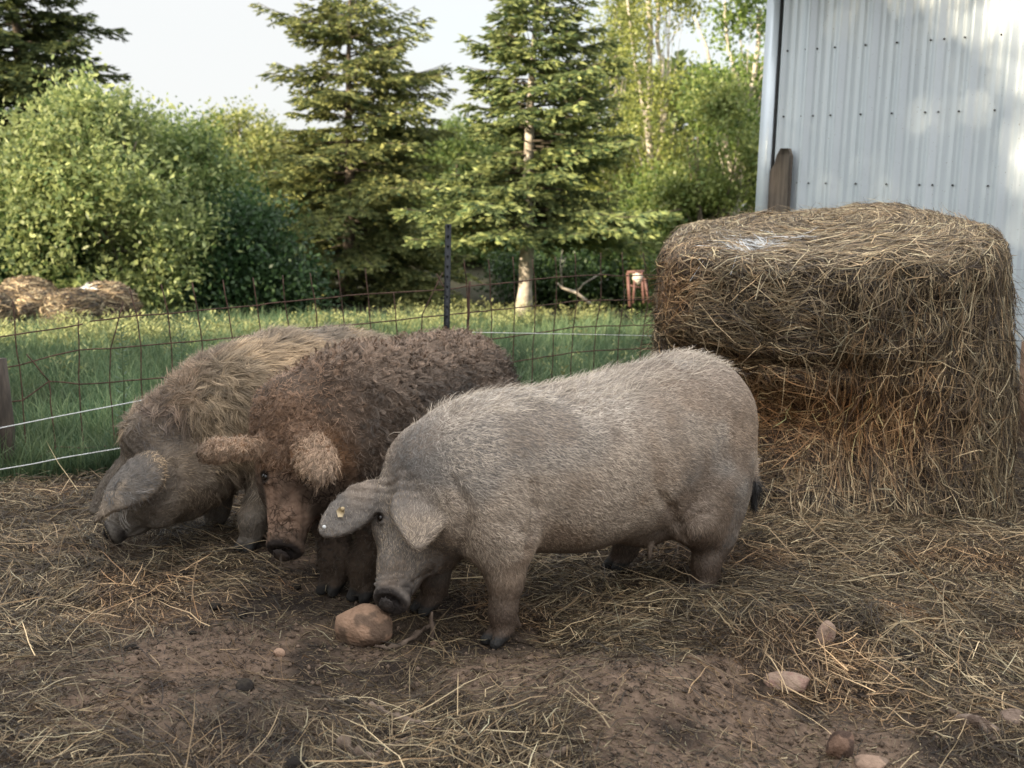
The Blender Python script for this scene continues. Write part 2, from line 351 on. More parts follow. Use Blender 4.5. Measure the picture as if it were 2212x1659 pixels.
# weathered boards against the wall
m_board = noise_mat('weathered_board', (.09, .072, .058), (.19, .155, .125), 5, .9, .5, 30, stretch=(6, 6, .6))
u0, z0 = wall_hit(1691, 455); u1, z1 = wall_hit(1697, 328)
b = MB(); outl = [(-.075, 0), (.075, 0), (.078, z1-.03), (.06, z1+.02), (.0, z1+.02), (-.03, z1-.03), (-.045, z1-.09), (-.075, z1-.13)]
fr = [wl(u0+a, z+.0, .075) for a, z in outl]; bk = [wl(u0+a, z, .035) for a, z in outl]
V = np.array(fr+bk); n_ = len(outl); i = np.arange(n_); j = (i+1) % n_
Fb = [[k, (k+1) % n_, n_+(k+1) % n_, n_+k] for k in range(n_)] + [[0, 1, 2, 7], [7, 2, 6, 6], [6, 2, 5, 5], [5, 2, 3, 4], [8, 15, 10, 9], [15, 14, 10, 10], [14, 13, 10, 10], [13, 12, 11, 10]]
V = V + np.array([WA[0], WA[1], 0]); bo = empty('wooden_board', V[:4].mean(0)*[1, 1, 0]); b.add(V-np.array(bo.location), Fb)
ob = b.build('plank', m_board, bo); tag(bo, 'grey-brown plank with chipped top standing at the shed corner', 'plank')
u0, _ = wall_hit(2206, 700)
b = MB(); p0 = WA+wl(u0+.10, 0, .12); po = empty('wooden_stake', (p0[0], p0[1], 0))
b.tube([(0, 0, -.05), (.01, .0, .30), (-.005, .01, .60)], [.045, .042, .03], 8); b.build('stake', noise_mat('rusty_brown', (.12, .07, .045), (.24, .15, .10), 9), po)
tag(po, 'brown stake standing against the shed at the right edge', 'stake')

# ------------------------------------------------------------------ wire fence
FA = [np.array(q) for q in ((-4.2, 4.75), (-2.39, 5.56), (-.36, 6.50), (1.75, 7.85))]
def fence_hit(px, py, off=0.0):
    d = P(px, py, 1.0)-CAM; best = None
    for a, c in zip(FA[:-1], FA[1:]):
        e = c-a; den = d[0]*e[1]-d[1]*e[0]
        if abs(den) < 1e-9: continue
        t = (a[0]*e[1]-a[1]*e[0])/den; q = CAM+d*t; s = np.dot(q[:2]-a, e)/np.dot(e, e)
        sc = 0 if -1e-3 <= s <= 1.001 else min(abs(s), abs(s-1))
        if best is None or sc < best[0]: best = (sc, q)
    q = best[1]; return q*(1-off)+CAM*off if off else q
m_rust = noise_mat('rusty_wire', (.045, .024, .017), (.12, .066, .045), 30, .8, .4, 120)
m_white_rope = noise_mat('white_rope', (.62, .62, .62), (.80, .80, .80), 200, .7, .2, 300)
fence = tag(empty('wire_fence', (-2.39, 5.56, 0)), 'rusty square-mesh wire fence running behind the three pigs', 'fence')
fo = np.array([-2.39, 5.56, 0])
def wire(name, pix, r, mat, parent, org, ext_down=False):
    pts = [fence_hit(*q) for q in pix]
    if ext_down: e = pts[-1]; pts.append(np.array([e[0], e[1], float(Hs(e[0], e[1]))+.01]))
    P2 = [pts[0]]
    rs = np.random.RandomState(int(pix[0][0]*7+pix[0][1]) % 10000)
    for a, c in zip(pts[:-1], pts[1:]):
        n = max(1, int(np.linalg.norm(c-a)/.05))
        for q in range(1, n+1): P2.append(a+(c-a)*q/n + (rs.normal(0, .0014, 3) if q < n else 0))
    b = MB(); b.tube(np.array(P2)-org, r, 5); return b.build(name, mat, parent, smooth=True)
HW = [[(-60, 734), (0, 727.5), (33, 723), (104.5, 712.6), (179, 699.8)],
      [(194, 694), (260, 685.7), (298.6, 681.3), (363, 677.4), (427, 670.8), (531, 661.8), (555, 660), (615, 652), (680, 646), (795, 635), (870, 631), (962, 626), (1008.6, 618), (1059, 614.6), (1112, 610), (1157, 603), (1246, 596), (1297, 593.6), (1347, 596), (1423, 593.6), (1470, 594)],
      [(-60, 810), (0, 796), (42, 788.8), (110.5, 769.3), (170, 756), (239, 753), (304.6, 747), (370, 741), (436, 735.6), (507.6, 729), (565, 722), (625, 712), (685, 707), (745, 702), (855, 692), (910, 685), (962, 681), (1014, 675), (1112, 665), (1202, 656.6), (1246.6, 649.6), (1344.6, 648), (1470, 648)],
      [(-60, 890), (0, 874), (49, 865), (106, 823.7), (170, 829.7), (239, 826), (304.6, 820), (370, 814), (560, 792), (760, 765), (962, 741), (1062, 732), (1109, 726.6), (1196, 714), (1244, 705.6), (1339, 704), (1470, 700)],
      [(69, 999), (119, 965), (179, 968), (254, 962), (400, 935), (700, 870), (962, 810), (1137, 777), (1193, 768.6), (1235, 761.6), (1288, 757), (1410, 752), (1470, 750)]]
VW = [[(-35, 660), (-33, 800), (-30, 960)], [(27, 650), (33, 723), (42, 789), (49, 865), (54, 939.6)], [(106, 823.7), (112, 894.8), (119.4, 965), (120, 993)],
      [(170, 690), (171, 757), (171, 830), (173, 865), (177, 925), (181, 984)], [(266.6, 651), (257, 686), (239, 753), (237, 829), (242, 880), (246, 934)],
      [(280, 621.5), (295.6, 681), (304.6, 747), (304.6, 820), (307.6, 862)], [(348, 614), (363, 677), (370, 741), (372, 790)], [(415, 610.5), (427, 671), (436, 735.6), (440, 780)],
      [(481.6, 604.5), (492.7, 665), (501.6, 727.5), (505, 780)], [(546.5, 600), (555, 660), (563, 715), (566, 780)], [(611, 595), (615, 652), (625, 712), (628, 780)], [(670, 590), (680, 646), (685, 707), (688, 770)],
      [(730, 582), (737, 640), (745, 720), (748, 770)], [(789, 580), (795, 635), (803, 725), (805, 770)], [(850, 631), (855, 692), (858, 720), (860, 770)],
      [(1002, 561), (1008, 619), (1010, 670), (1012, 760)], [(1054.8, 560), (1059, 614.6), (1061.8, 669), (1061, 731), (1060, 780)], [(1107.4, 554), (1110.8, 610), (1112, 666), (1108.6, 761.6)],
      [(1150, 560), (1155.6, 605), (1157, 658), (1150, 784)], [(1199, 554), (1203, 610), (1201.8, 658), (1196, 714), (1194, 787)], [(1242, 549), (1246.6, 649.6), (1238, 711), (1234, 775.6)],
      [(1297.6, 546), (1298, 644), (1287, 705.6), (1283, 758.8)], [(1343.8, 544.6), (1348.8, 648), (1339, 704), (1334.8, 756)], [(1388.8, 546), (1399, 610), (1400.6, 649.6), (1392, 702.8), (1383.8, 750)], [(1430, 546), (1440, 650), (1432, 750)]]
if 'fence' not in SK:
    for q in HW: wire('line_wire', q, .0036, m_rust, fence, fo)
    for q in VW: wire('stay_wire', q, .0032, m_rust, fence, fo, ext_down=True)
    wire('bent_wire', [(956.8, 588), (912, 680), (910.6, 711), (910, 760)], .0034, m_rust, fence, fo); wire('bent_wire', [(943.6, 592), (961, 624), (962, 700)], .0034, m_rust, fence, fo)
    wire('bent_wire', [(57, 765), (106, 823)], .0034, m_rust, fence, fo)
    wire('stake', [(1014.8, 607.6), (1010, 714), (1008, 770)], .0075, m_rust, fence, fo, ext_down=True)
    # black steel T-post
    p0 = fence_hit(965, 712); tp = fence_hit(962, 484); base = np.array([p0[0], p0[1], 0])
    b = MB(); Hh = tp[2]; b.box(base-fo+[0, -.012, Hh/2-.1], (.034, .004, Hh+.2)); b.box(base-fo+[0, .006, Hh/2-.1], (.005, .032, Hh+.2))
    for q in range(int(Hh/.055)): b.box(base-fo+[0, -.017, .05+q*.055], (.010, .007, .014))
    b.build('steel_post', noise_mat('black_steel', (.006, .007, .009), (.016, .018, .022), 40, .5, .3, 90), fence)
    b = MB(); q1 = fence_hit(-8, 775); q0 = np.array([q1[0]+.03, q1[1]-.03, -.1]); b.tube(np.array([q0, (q0+q1)/2+[.012, 0, 0], q1])-fo, [.052, .05, .046], 10)
    b.build('wooden_post', noise_mat('dark_post', (.035, .028, .022), (.085, .066, .052), 9, .9, .5, 30, stretch=(4, 4, .8)), fence)
    for pix, lab in (([(-60, 938), (0, 924.6), (128, 899), (310.5, 864), (420, 842)], 'upper white electric strand on the left stretch of fence'), ([(-60, 1030), (0, 1014), (72, 1002), (134, 989), (254, 969), (340, 953)], 'lower white electric strand near the ground at left'),
                     ([(1000, 716.5), (1031, 718), (1255, 722), (1423, 725.8), (1480, 727)], 'white electric strand across the fence between black post and bale')):
        pts = np.array([fence_hit(px, py, .055) for px, py in pix]); o_ = pts[0].copy(); o_[2] = pts[0][2]
        b = MB(); b.tube(pts-o_, .0018 if pix[0][0] > 500 else .0026, 5); r_ = b.build('electric_strand', m_white_rope, None, True); r_.location = tuple(o_); tag(r_, lab, 'electric wire', 'white electric strands')

# ------------------------------------------------------------------ straw strands on any surface
def straw_col(n, rs, bright=1.0, warm=0.0):
    t = rs.rand(n, 1); pal = np.array([.58, .455, .28]); mid_ = np.array([.28, .20, .115]); drk = np.array([.065, .045, .030])
    c = np.where(t < .15, pal, np.where(t < .60, mid_, drk))*(.65+.7*rs.rand(n, 1))
    c = c*(1+np.array([.05, -.01, -.05])*rs.normal(0, 1, (n, 1)))
    if warm: c = c*np.array([1+.35*warm, 1, 1-.15*warm])
    return np.clip(c*bright, .01, .8)

def bale_surface(th, s, prof, rn, tilt, seed, extra=None):
    """th angle, s 0..2 -> local xyz"""
    s = np.clip(s, 0, 2); r = np.interp(s, prof[:, 0], prof[:, 1]); z = np.interp(s, prof[:, 0], prof[:, 2])
    c, q = np.cos(th), np.sin(th)
    side = sst(1.6, .9, s)
    r = r*(1+side*(rn*(fbm(c*2.3, q*2.3, z*1.2, seed)-.5)*1.0 + .05*(fbm(c*9, q*9, z*7, seed+1)-.5)*2))
    if extra is not None: r = r+extra(th, s, z)*side
    x = r*c; y = r*q
    w_ = sst(.55, 1.0, s)
    z = z + w_*(tilt[0]*x+tilt[1]*y) + .05*w_*(fbm(x*3, y*3, 1., seed+3)-.5)+.05*w_*(fbm(x*9, y*9, 1., seed+4)-.5)*(r > .001)
    return np.stack([x, y, z], -1)
def make_bale(name, loc, prof, rn, tilt, seed, n_str, extra=None, dirf=None, wid=.0032, length=(.08, .34), label='', cat='hay bale', group=None, colf=None, rot=None, lift=.03, core=(.045, .032, .022), nth=120, ns=90, KK=6):
    root = empty(name, loc); tag(root, label, cat, group)
    if rot: root.rotation_euler = rot
    TH, S = np.meshgrid(np.linspace(0, 2*math.pi, nth, endpoint=False), np.linspace(0, 2, ns), indexing='ij')
    Vc = bale_surface(TH, S, prof, rn, tilt, seed, extra); i0 = np.arange(nth*ns).reshape(nth, ns); i1 = np.roll(i0, -1, 0)
    Fc = np.stack([i0[:, :-1], i1[:, :-1], i1[:, 1:], i0[:, 1:]], -1).reshape(-1, 4)
    cc = np.array(core)*(.6+.9*fbm(Vc[..., 0]*12, Vc[..., 1]*12, Vc[..., 2]*12, seed+5))[..., None]  # dark core colour stands in for the shade in gaps between strands
    mesh_obj('hay_core', Vc, Fc, M_CORE, root, cc.reshape(-1, 3), True)
    rs = np.random.RandomState(seed)
    th = rs.rand(n_str)*2*math.pi; s = rs.rand(n_str)*1.75+.0; top = s > 1.0
    s = np.where(top, 1.0+np.sqrt(1e-6+(s-1)/.75)*0+(s-1.0)/.75*.95, s)
    s = np.where(top, 2-np.sqrt(np.clip(rs.rand(n_str), .0, 1)), s)
    L = length[0]+(length[1]-length[0])*rs.rand(n_str)**1.6
    ang, wob = dirf(th, s, rs)                    # 0 = horizontal, pi/2 = hanging down
    K = KK; t = np.linspace(-.5, .5, K)[None, :]
    ang = ang[:, None]+wob[:, None]*t*1.2+(rs.rand(n_str, 1) < .2)*rs.normal(0, .8, (n_str, 1))*(t > .1)
    zr = prof[:, 2].max(); rr = prof[:, 1].max()
    dthe = np.cos(ang)*L[:, None]*t/rr; dsd = -np.sin(ang)*L[:, None]*t/(zr*1.02)
    # on the top s runs inward over the radius; angles there turn with the radius
    rloc = np.interp(s, prof[:, 0], prof[:, 1])[:, None]
    dthe = np.where(top[:, None], np.cos(ang)*L[:, None]*t/np.maximum(rloc, .25), dthe); dsd = np.where(top[:, None], np.sin(ang)*L[:, None]*t/rr, dsd)
    TT = th[:, None]+dthe; SS = s[:, None]+dsd
    p = bale_surface(TT, SS, prof, rn, tilt, seed, extra)
    e = 1e-2; pa = bale_surface(TT+e, SS, prof, rn, tilt, seed, extra); pb = bale_surface(TT, SS+e, prof, rn, tilt, seed, extra)
    nn = nrmA(np.cross(pa-p, pb-p)); 
    base = rs.rand(n_str)**1.5*lift; up_ = (rs.rand(n_str) < .09)*rs.rand(n_str)**2*.16*(length[1]/.34)*np.where(s > .9, .30, 1)
    h = .002+base[:, None]+up_[:, None]*(t+.5)**2 + rs.normal(0, .25, (n_str, 1))*(t**2)*lift
    p = p+nn*h[..., None]
    T = nrmA(np.gradient(p, axis=1)); sd_ = nrmA(np.cross(T, nn)+.5*nn*rs.normal(0, 1, (n_str, 1, 1)))
    W = wid*(.5+.9*rs.rand(n_str)); cs = straw_col(n_str, rs) if colf is None else colf(th, s, p[:, K//2], base/lift, rs)
    ribbons('loose_hay', p, W, sd_, cs, M_STRAW, root, taper=.7)
    return root
M_CORE = attr_mat('hay_inside', rough=.95, var=.45, vscale=30, spec=.1, bump=1.0, bscale=70)

BC = np.array([1.555, 5.72, 0.0])
PB = np.array([(0, .96, -.06), (.08, .89, .06), (.2, .855, .2), (.35, .845, .40), (.5, .845, .58), (.65, .85, .76), (.8, .85, .95), (.9, .845, 1.10), (.965, .835, 1.19), (1.01, .795, 1.225), (1.07, .72, 1.24), (1.4, .45, 1.27), (2, 0, 1.29)])
def big_extra(th, s, z):
    # the lower front left is eaten away, the right side hangs straight to the ground
    a = np.cos(th-R(238)); e = -.20*np.exp(-((s-.34)/.19)**2)*sst(.50, .97, a)
    e = e + .03*np.exp(-((s-.30)/.3)**2)*sst(.3, 1, np.cos(th-R(320))) - (.05+.09*sst(.45, 1.0, s))*sst(.45, 1, np.cos(th))
    e = e - .05*np.exp(-((s-.60)/.04)**2)*sst(.6, .95, a)
    return e
def big_dir(th, s, rs):
    n = len(th); right = sst(.35, .75, np.cos(th-R(312)))*(s <= 1); low = (s < .14)
    a = rs.normal(0, .42, n)                                        # matted, mostly level
    hang = np.where(rs.rand(n) < .82, math.pi/2+rs.normal(0, .24, n), rs.rand(n)*math.pi)
    a = np.where((s <= 1) & (rs.rand(n) < np.clip(right*1.1+.45*low+.10, 0, .92)), hang, a)
    a = np.where(s > .93, rs.normal(0, .38, n), a); a = np.where(rs.rand(n) < .16, rs.rand(n)*math.pi, a)
    return a, rs.normal(0, .22, n)
def big_col(th, s, p, dep, rs):
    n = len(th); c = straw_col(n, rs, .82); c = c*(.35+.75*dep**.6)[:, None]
    a = np.cos(th-R(238)); warm = np.exp(-((s-.40)/.16)**2)*sst(.4, .9, a)+.9*np.exp(-((s-.85)/.13)**2)*sst(.93, 1, np.cos(th-R(195)))  # golden sunlight painted into the strands, lower left and on the left flank
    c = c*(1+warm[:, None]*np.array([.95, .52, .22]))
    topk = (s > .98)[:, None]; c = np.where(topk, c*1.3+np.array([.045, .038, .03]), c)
    wp = np.exp(-(((p[:, 0]+.47)/.13)**2+((p[:, 1]+.40)/.055)**2)); k = ((s > 1)*(rs.rand(n) < wp*1.1))[:, None]
    return np.clip(np.where(k, np.array([.70, .70, .70]), c), .012, .85)
if 'bale' not in SK:
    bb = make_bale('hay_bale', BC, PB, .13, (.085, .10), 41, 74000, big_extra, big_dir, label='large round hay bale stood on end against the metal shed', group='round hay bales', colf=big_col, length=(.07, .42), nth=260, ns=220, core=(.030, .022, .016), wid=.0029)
    # ---- far bales lying in the grass
    PBs = np.array([(0, .50, -.2), (.3, .54, .1), (.55, .53, .28), (.8, .47, .42), (1.0, .38, .49), (1.3, .24, .54), (2, 0, .57)])
    def sdir(th, s, rs): n = len(th); return rs.normal(0, .4, n), rs.normal(0, .3, n)
    def scolA(th, s, p, dep, rs): return straw_col(len(th), rs, .95)*(.6+.5*dep)[:, None]
    def scolB(th, s, p, dep, rs): return straw_col(len(th), rs, .65)*(.55+.5*dep)[:, None]
    def scolW(th, s, p, dep, rs):
        c = straw_col(len(th), rs, .95)*(.6+.5*dep)[:, None]; k = (np.exp(-(((p[:, 0]+.16)/.09)**2+((p[:, 1]+.22)/.12)**2))*1.4 > rs.rand(len(th)))[:, None]
        return np.where(k, .75, c)
    for px, topy, Yd, wpx, cf, lab in ((58, 598, 14.0, 136, scolA, 'rounded tan hay bale at the back of the left-hand pile'),
                                    (224, 608, 13.6, 150, scolW, 'tan hay bale with white patch on top, rightmost in the field'),
                                    (156, 620, 12.9, 132, scolB, 'dark grey-brown hay bale in the middle of the far pile'),
                                    (88, 626, 13.3, 104, scolA, 'reddish hay bale between the dark one and the back one'),
                                    (-14, 628, 12.7, 86, scolB, 'hay bale cut by the left edge of the picture')):
        p = P(px, topy, Yd); z = float(Hs(p[0], p[1])); hh = p[2]-z; sx = wpx*.5*Yd/F_PX/.54
        r_ = make_bale('hay_bale', (p[0], p[1], z-.02), PBs*np.array([1, sx, hh/.57]), .14, (0, 0), int(100+px), 4500, None, sdir, label=lab, group='round hay bales', colf=cf, wid=.010, length=(.08, .26), nth=48, ns=30, KK=4, lift=.025)
# shade trees (x, y, height, crown radius), all to the left of the picture or behind the camera
SHADE = [(-7.0, -2.0, 8.8, 2.1), (-8.5, 0.2, 8.6, 2.1), (-5.2, -3.9, 6.5, 2.0), (-9.5, -4.2, 8.4, 2.3), (-10.8, 2.3, 6.6, 2.0), (-12.5, -1.0, 8.8, 2.4), (-7.5, -6.5, 8.0, 2.4),
         (-15.5, 10.5, 4.1, 1.7), (-16.5, 14.0, 4.6, 2.0)]
# ------------------------------------------------------------------ trees
def prof_at(rows, Yt, xt):
    """(py, xl, xr) pixel rows of the crown -> (z, radius left, radius right) in metres"""
    r = []
    for py, xl, xr in rows:
        z = P(xt, py, Yt)[2]; m_ = Yt/F_PX
        r.append((z, (xt-xl)*m_, (xr-xt)*m_))
    r.sort(); return np.array(r)
def crown_r(pr, z, az):
    rl = np.interp(z, pr[:, 0], pr[:, 1]); rr = np.interp(z, pr[:, 0], pr[:, 2]); k = .5+.5*np.cos(az)
    return rl*(1-k)+rr*k
M_TWIG = noise_mat('dark_twig', (.035, .028, .020), (.10, .080, .058), 14, .9, .3, 30)
def conifer(px, Yt, rows, label, trunk_r, nb, seed, colA, colB, base_py=None, trunk_mat=None, shoot=(.11, .036), droop=.25, group='spruce trees', zmin=None, bare=.25, dens=1.0):
    rs = np.random.RandomState(seed); b0 = P(px, 650, Yt); gz = float(Hs(b0[0], b0[1]))
    pr = prof_at(rows, Yt, px); ztop = pr[-1, 0]+.3; zlo = pr[0, 0]
    root = empty('spruce_tree', (b0[0], b0[1], gz)); tag(root, label, 'tree', group)
    lean = rs.normal(0, .01, 2); tz = np.linspace(0, ztop-gz, 14)
    tp = np.stack([lean[0]*tz+.02*np.sin(tz*1.3+seed), lean[1]*tz, tz], 1); tr = trunk_r*(1-tz/(ztop-gz)*.96)*(1+.12*np.sin(tz*7+seed)); tr[0] *= 1.2
    limb = MB(); limb.tube(tp, tr, 10); nv_ = limb.n; P0 = []; D0 = []; cl = []; LL = []
    zs = zlo+(ztop-zlo)*(np.arange(nb)+rs.rand(nb))/nb
    for k in range(nb):
        z = zs[k]; az = rs.rand()*2*math.pi if k % 2 else (k*2.399) % (2*math.pi)
        Rr = float(crown_r(pr, z, az)); L = Rr*(.60+.62*rs.rand()); 
        if L < .12: continue
        f = (z-zlo)/(ztop-zlo); d = np.array([math.cos(az), math.sin(az), 0])
        t = np.linspace(0, 1, 9); rise = (.05+.30*f+rs.normal(0, .06)); dr = droop*(1.1-f)+rs.normal(0, .03)
        zz = L*(rise*t-(dr+.05)*t**1.6+.13*t**4)
        cen = np.array([np.interp(z-gz, tz, tp[:, 0]), np.interp(z-gz, tz, tp[:, 1]), z-gz])
        br = cen+d*(L*t)[:, None]; br[:, 2] += zz; br[:, :2] += (np.array([-d[1], d[0]])*(rs.normal(0, .06)*L))*(t**2)[:, None]
        limb.tube(br, .005+.008*L*(1-t), 5)
        # side twigs
        sp = .075; nt_ = max(3, int(L/sp)); tt = bare*rs.rand()+.12+(1-.12-bare*.4)*(np.arange(nt_)+rs.rand(nt_)*.8)/nt_; tt = tt[tt < 1]
        cp = np.stack([np.interp(tt, t, br[:, q]) for q in range(3)], 1)
        side = np.where(np.arange(len(tt)) % 2, 1, -1); an = R(62)-R(30)*tt+rs.normal(0, .15, len(tt)); lt = (.10+.40*L*np.clip(1-tt, 0, 1)**.8*(.5+.5*np.minimum(1, tt*4)))*(.7+.5*rs.rand(len(tt)))
        lt = np.minimum(lt, .75)
        pd = np.array([-d[1], d[0], 0]); td = d*np.cos(an)[:, None]+pd*(np.sin(an)*side)[:, None]+np.array([0, 0, 1])*(rs.normal(-.10, .12, len(tt)))[:, None]
        for q in range(len(tt)):
            m = max(3, int(lt[q]/.024*dens)); u = (np.arange(m)+rs.rand(m))/m
            pts = cp[q]+td[q]*(lt[q]*u)[:, None]; pts[:, 2] -= .22*lt[q]*u**2
            pd2 = np.cross(td[q], [0, 0, 1]); s2 = np.where(rs.rand(m) < .5, 1, -1)
            dd = td[q]*.75+pd2*(s2*.62)[:, None]+rs.normal(0, .20, (m, 3))+np.array([0, 0, -.10])
            P0.append(pts); D0.append(dd); cl.append(np.full(m, .25+.75*tt[q]*.5+.5*.5)*1.0); LL.append(shoot[0]*(.65+.6*rs.rand(m))*(1.15-.3*u))
    P0 = np.concatenate(P0); D0 = nrmA(np.concatenate(D0)); LL = np.concatenate(LL); n = len(P0)
    tk = limb.build('trunk', trunk_mat or M_BARK, root, True); tk.data.materials.append(M_TWIG)
    li = np.zeros(len(tk.data.loops), np.int32); tk.data.loops.foreach_get('vertex_index', li); ls = np.zeros(len(tk.data.polygons), np.int32); tk.data.polygons.foreach_get('loop_start', ls)
    tk.data.polygons.foreach_set('material_index', (li[ls] >= nv_).astype(np.int32))
    t = np.clip(rs.normal(.45, .28, (n, 1)), 0, 1); patch = fbm(P0[:, 0]*1.2, P0[:, 1]*1.2, P0[:, 2]*1.2, seed)[:, None]
    col = np.array(colA)*(1-t)+np.array(colB)*t; col = col*(.6+.8*patch)
    Nn = np.array([0, 0, .7])+rs.normal(0, .75, (n, 3))
    V1, F1, c1 = leaves(P0, D0, Nn, LL, LL*0+shoot[1], col); N2 = np.cross(D0, nrmA(Nn))
    V2, F2, c2 = leaves(P0, D0, N2, LL*.95, LL*0+shoot[1]*.7, col*.85)
    mesh_obj('crown', np.concatenate([V1, V2]), np.concatenate([F1, F2+len(V1)]), M_NEEDLE, root, np.concatenate([c1, c2]))
    return n
def broadleaf(name, px, Yt, rows, label, cat, nshoot, seed, colA, colB, leaf=(.085, .045), K=14, slen=(.3, .8), trunk=None, group=None, gap=.42, gs=1.3, up=.6, nl=14, depth=1.0, stems=1, pos=None, tmat=None, spread=.06, tline=None, topgap=0.0):
    rs = np.random.RandomState(seed)
    b0 = np.array(pos, float) if pos is not None else P(px, 650, Yt); gz = float(Hs(b0[0], b0[1]))
    pr = np.array(rows, float) if pos is not None else prof_at(rows, Yt, px)
    root = empty(name, (b0[0], b0[1], gz)); tag(root, label, cat, group)
    pr = pr.copy(); sl_ = .32*(slen[0]+slen[1]); zt_ = pr[-1, 0]; pr[:, 1:] = np.maximum(pr[:, 1:]-sl_*.55, .05); pr[:, 0] = gz+(pr[:, 0]-gz)*(1-sl_*.9/max(zt_-gz, .5))
    M = nshoot*4; z = pr[0, 0]+(pr[-1, 0]-pr[0, 0])*rs.rand(M); az = rs.rand(M)*2*math.pi; rad = crown_r(pr, z, az)
    keep = rs.rand(M) < np.clip(rad/np.max(pr[:, 1:]), .03, 1)**1.0; z = z[keep]; az = az[keep]; rad = rad[keep]
    f = rs.rand(len(z))**.45; f = np.minimum(f*(.50+.96*fbm(np.cos(az)*2.9, np.sin(az)*2.9, z*gs*1.4, seed+2)), 1.15)
    q = np.stack([np.cos(az)*rad*f, np.sin(az)*rad*f*depth, z-gz], 1)
    kp = fbm(q[:, 0]*gs+9, q[:, 1]*gs, q[:, 2]*gs, seed+1, 2) > gap+topgap*sst(.55, .75, q[:, 2]/(pr[-1, 0]-gz)); q = q[kp][:nshoot]; az = az[kp][:nshoot]; f = f[kp][:nshoot]; n = len(q)
    od = np.stack([np.cos(az), np.sin(az), np.zeros(n)], 1)
    sd_ = nrmA(od*.7*f[:, None]+np.array([0, 0, up])+rs.normal(0, .45, (n, 3)))
    L = (slen[0]+(slen[1]-slen[0])*rs.rand(n))*(1+.45*(rs.rand(n) < .08)); u = (np.arange(K)+.5)/K
    pts = q[:, None]+sd_[:, None]*(L[:, None]*u[None])[..., None]; pts[:, :, 2] -= (.18*L[:, None]*u[None]**2); pts = pts+rs.normal(0, spread, pts.shape)
    ld = nrmA(sd_[:, None]*.5+nrmA(rs.normal(0, 1, (n, K, 3)))*.9); ln = np.array([0, 0, .6])+od[:, None]*.6+rs.normal(0, .75, (n, K, 3))
    pts = pts.reshape(-1, 3); ld = ld.reshape(-1, 3); ln = ln.reshape(-1, 3); N = len(pts)
    t = np.clip(rs.normal(.45, .3, (N, 1)), 0, 1); patch = fbm(pts[:, 0]*1.1, pts[:, 1]*1.1, pts[:, 2]*1.1, seed+4)[:, None]
    col = (np.array(colA)*(1-t)+np.array(colB)*t)*(.65+.7*patch)
    V, Fq_, cc = leaves(pts, ld, ln, leaf[0]*(.45+1.0*rs.rand(N)), leaf[1]*(.5+.9*rs.rand(N)), col, bend=.06)
    b = MB(); H_ = pr[-1, 0]-gz; tr = trunk or .05
    for pix, r0_, r1_ in (tline or []):
        pp = np.array([P(a_, b_, Yt) for a_, b_ in pix])-[b0[0], b0[1], gz]; pp[:, 1] += .06*np.sin(np.arange(len(pp))*2.1)
        if pp[0][2] > 0 and pix is tline[0][0]: pp = np.vstack([[pp[0][0]*.9, pp[0][1], 0], pp])
        kk = np.linspace(0, len(pp)-1, 16); pq = np.stack([np.interp(kk, range(len(pp)), pp[:, q_]) for q_ in range(3)], 1); pq[1:] += rs.normal(0, .012, (15, 3)); b.tube(pq, np.linspace(r0_, r1_, 16), 8)
    for s in range(stems):
        a = rs.rand()*6.28; tz = np.linspace(0, .82*H_, 9); k = (tz/(.82*H_)); ro = (.10 if stems == 1 else .45)*np.max(pr[:, 1:])*k**1.3
        tp = np.stack([math.cos(a)*ro+.05*np.sin(tz*2+s), math.sin(a)*ro+.05*np.cos(tz*1.7+s), tz], 1); tp[0, :2] += rs.normal(0, .03, 2); b.tube(tp, tr*(1-.85*k), 8)
        for c_ in range(nl//stems):
            e = q[rs.randint(n)]; m_ = rs.randint(2, 8); st = tp[m_]
            if e[2] < st[2]: st = tp[max(1, m_-3)]
            mid_ = (st+e)/2+[0, 0, -.06*np.linalg.norm(e-st)]; b.tube([st, mid_, e], [tr*(1-.85*k[m_])*.5, tr*.22, tr*.08], 5)
    b.build('trunk' if stems == 1 else 'stems', tmat or M_BARK, root, True)
    mesh_obj('crown', V, Fq_, M_LEAF, root, cc)
    return root

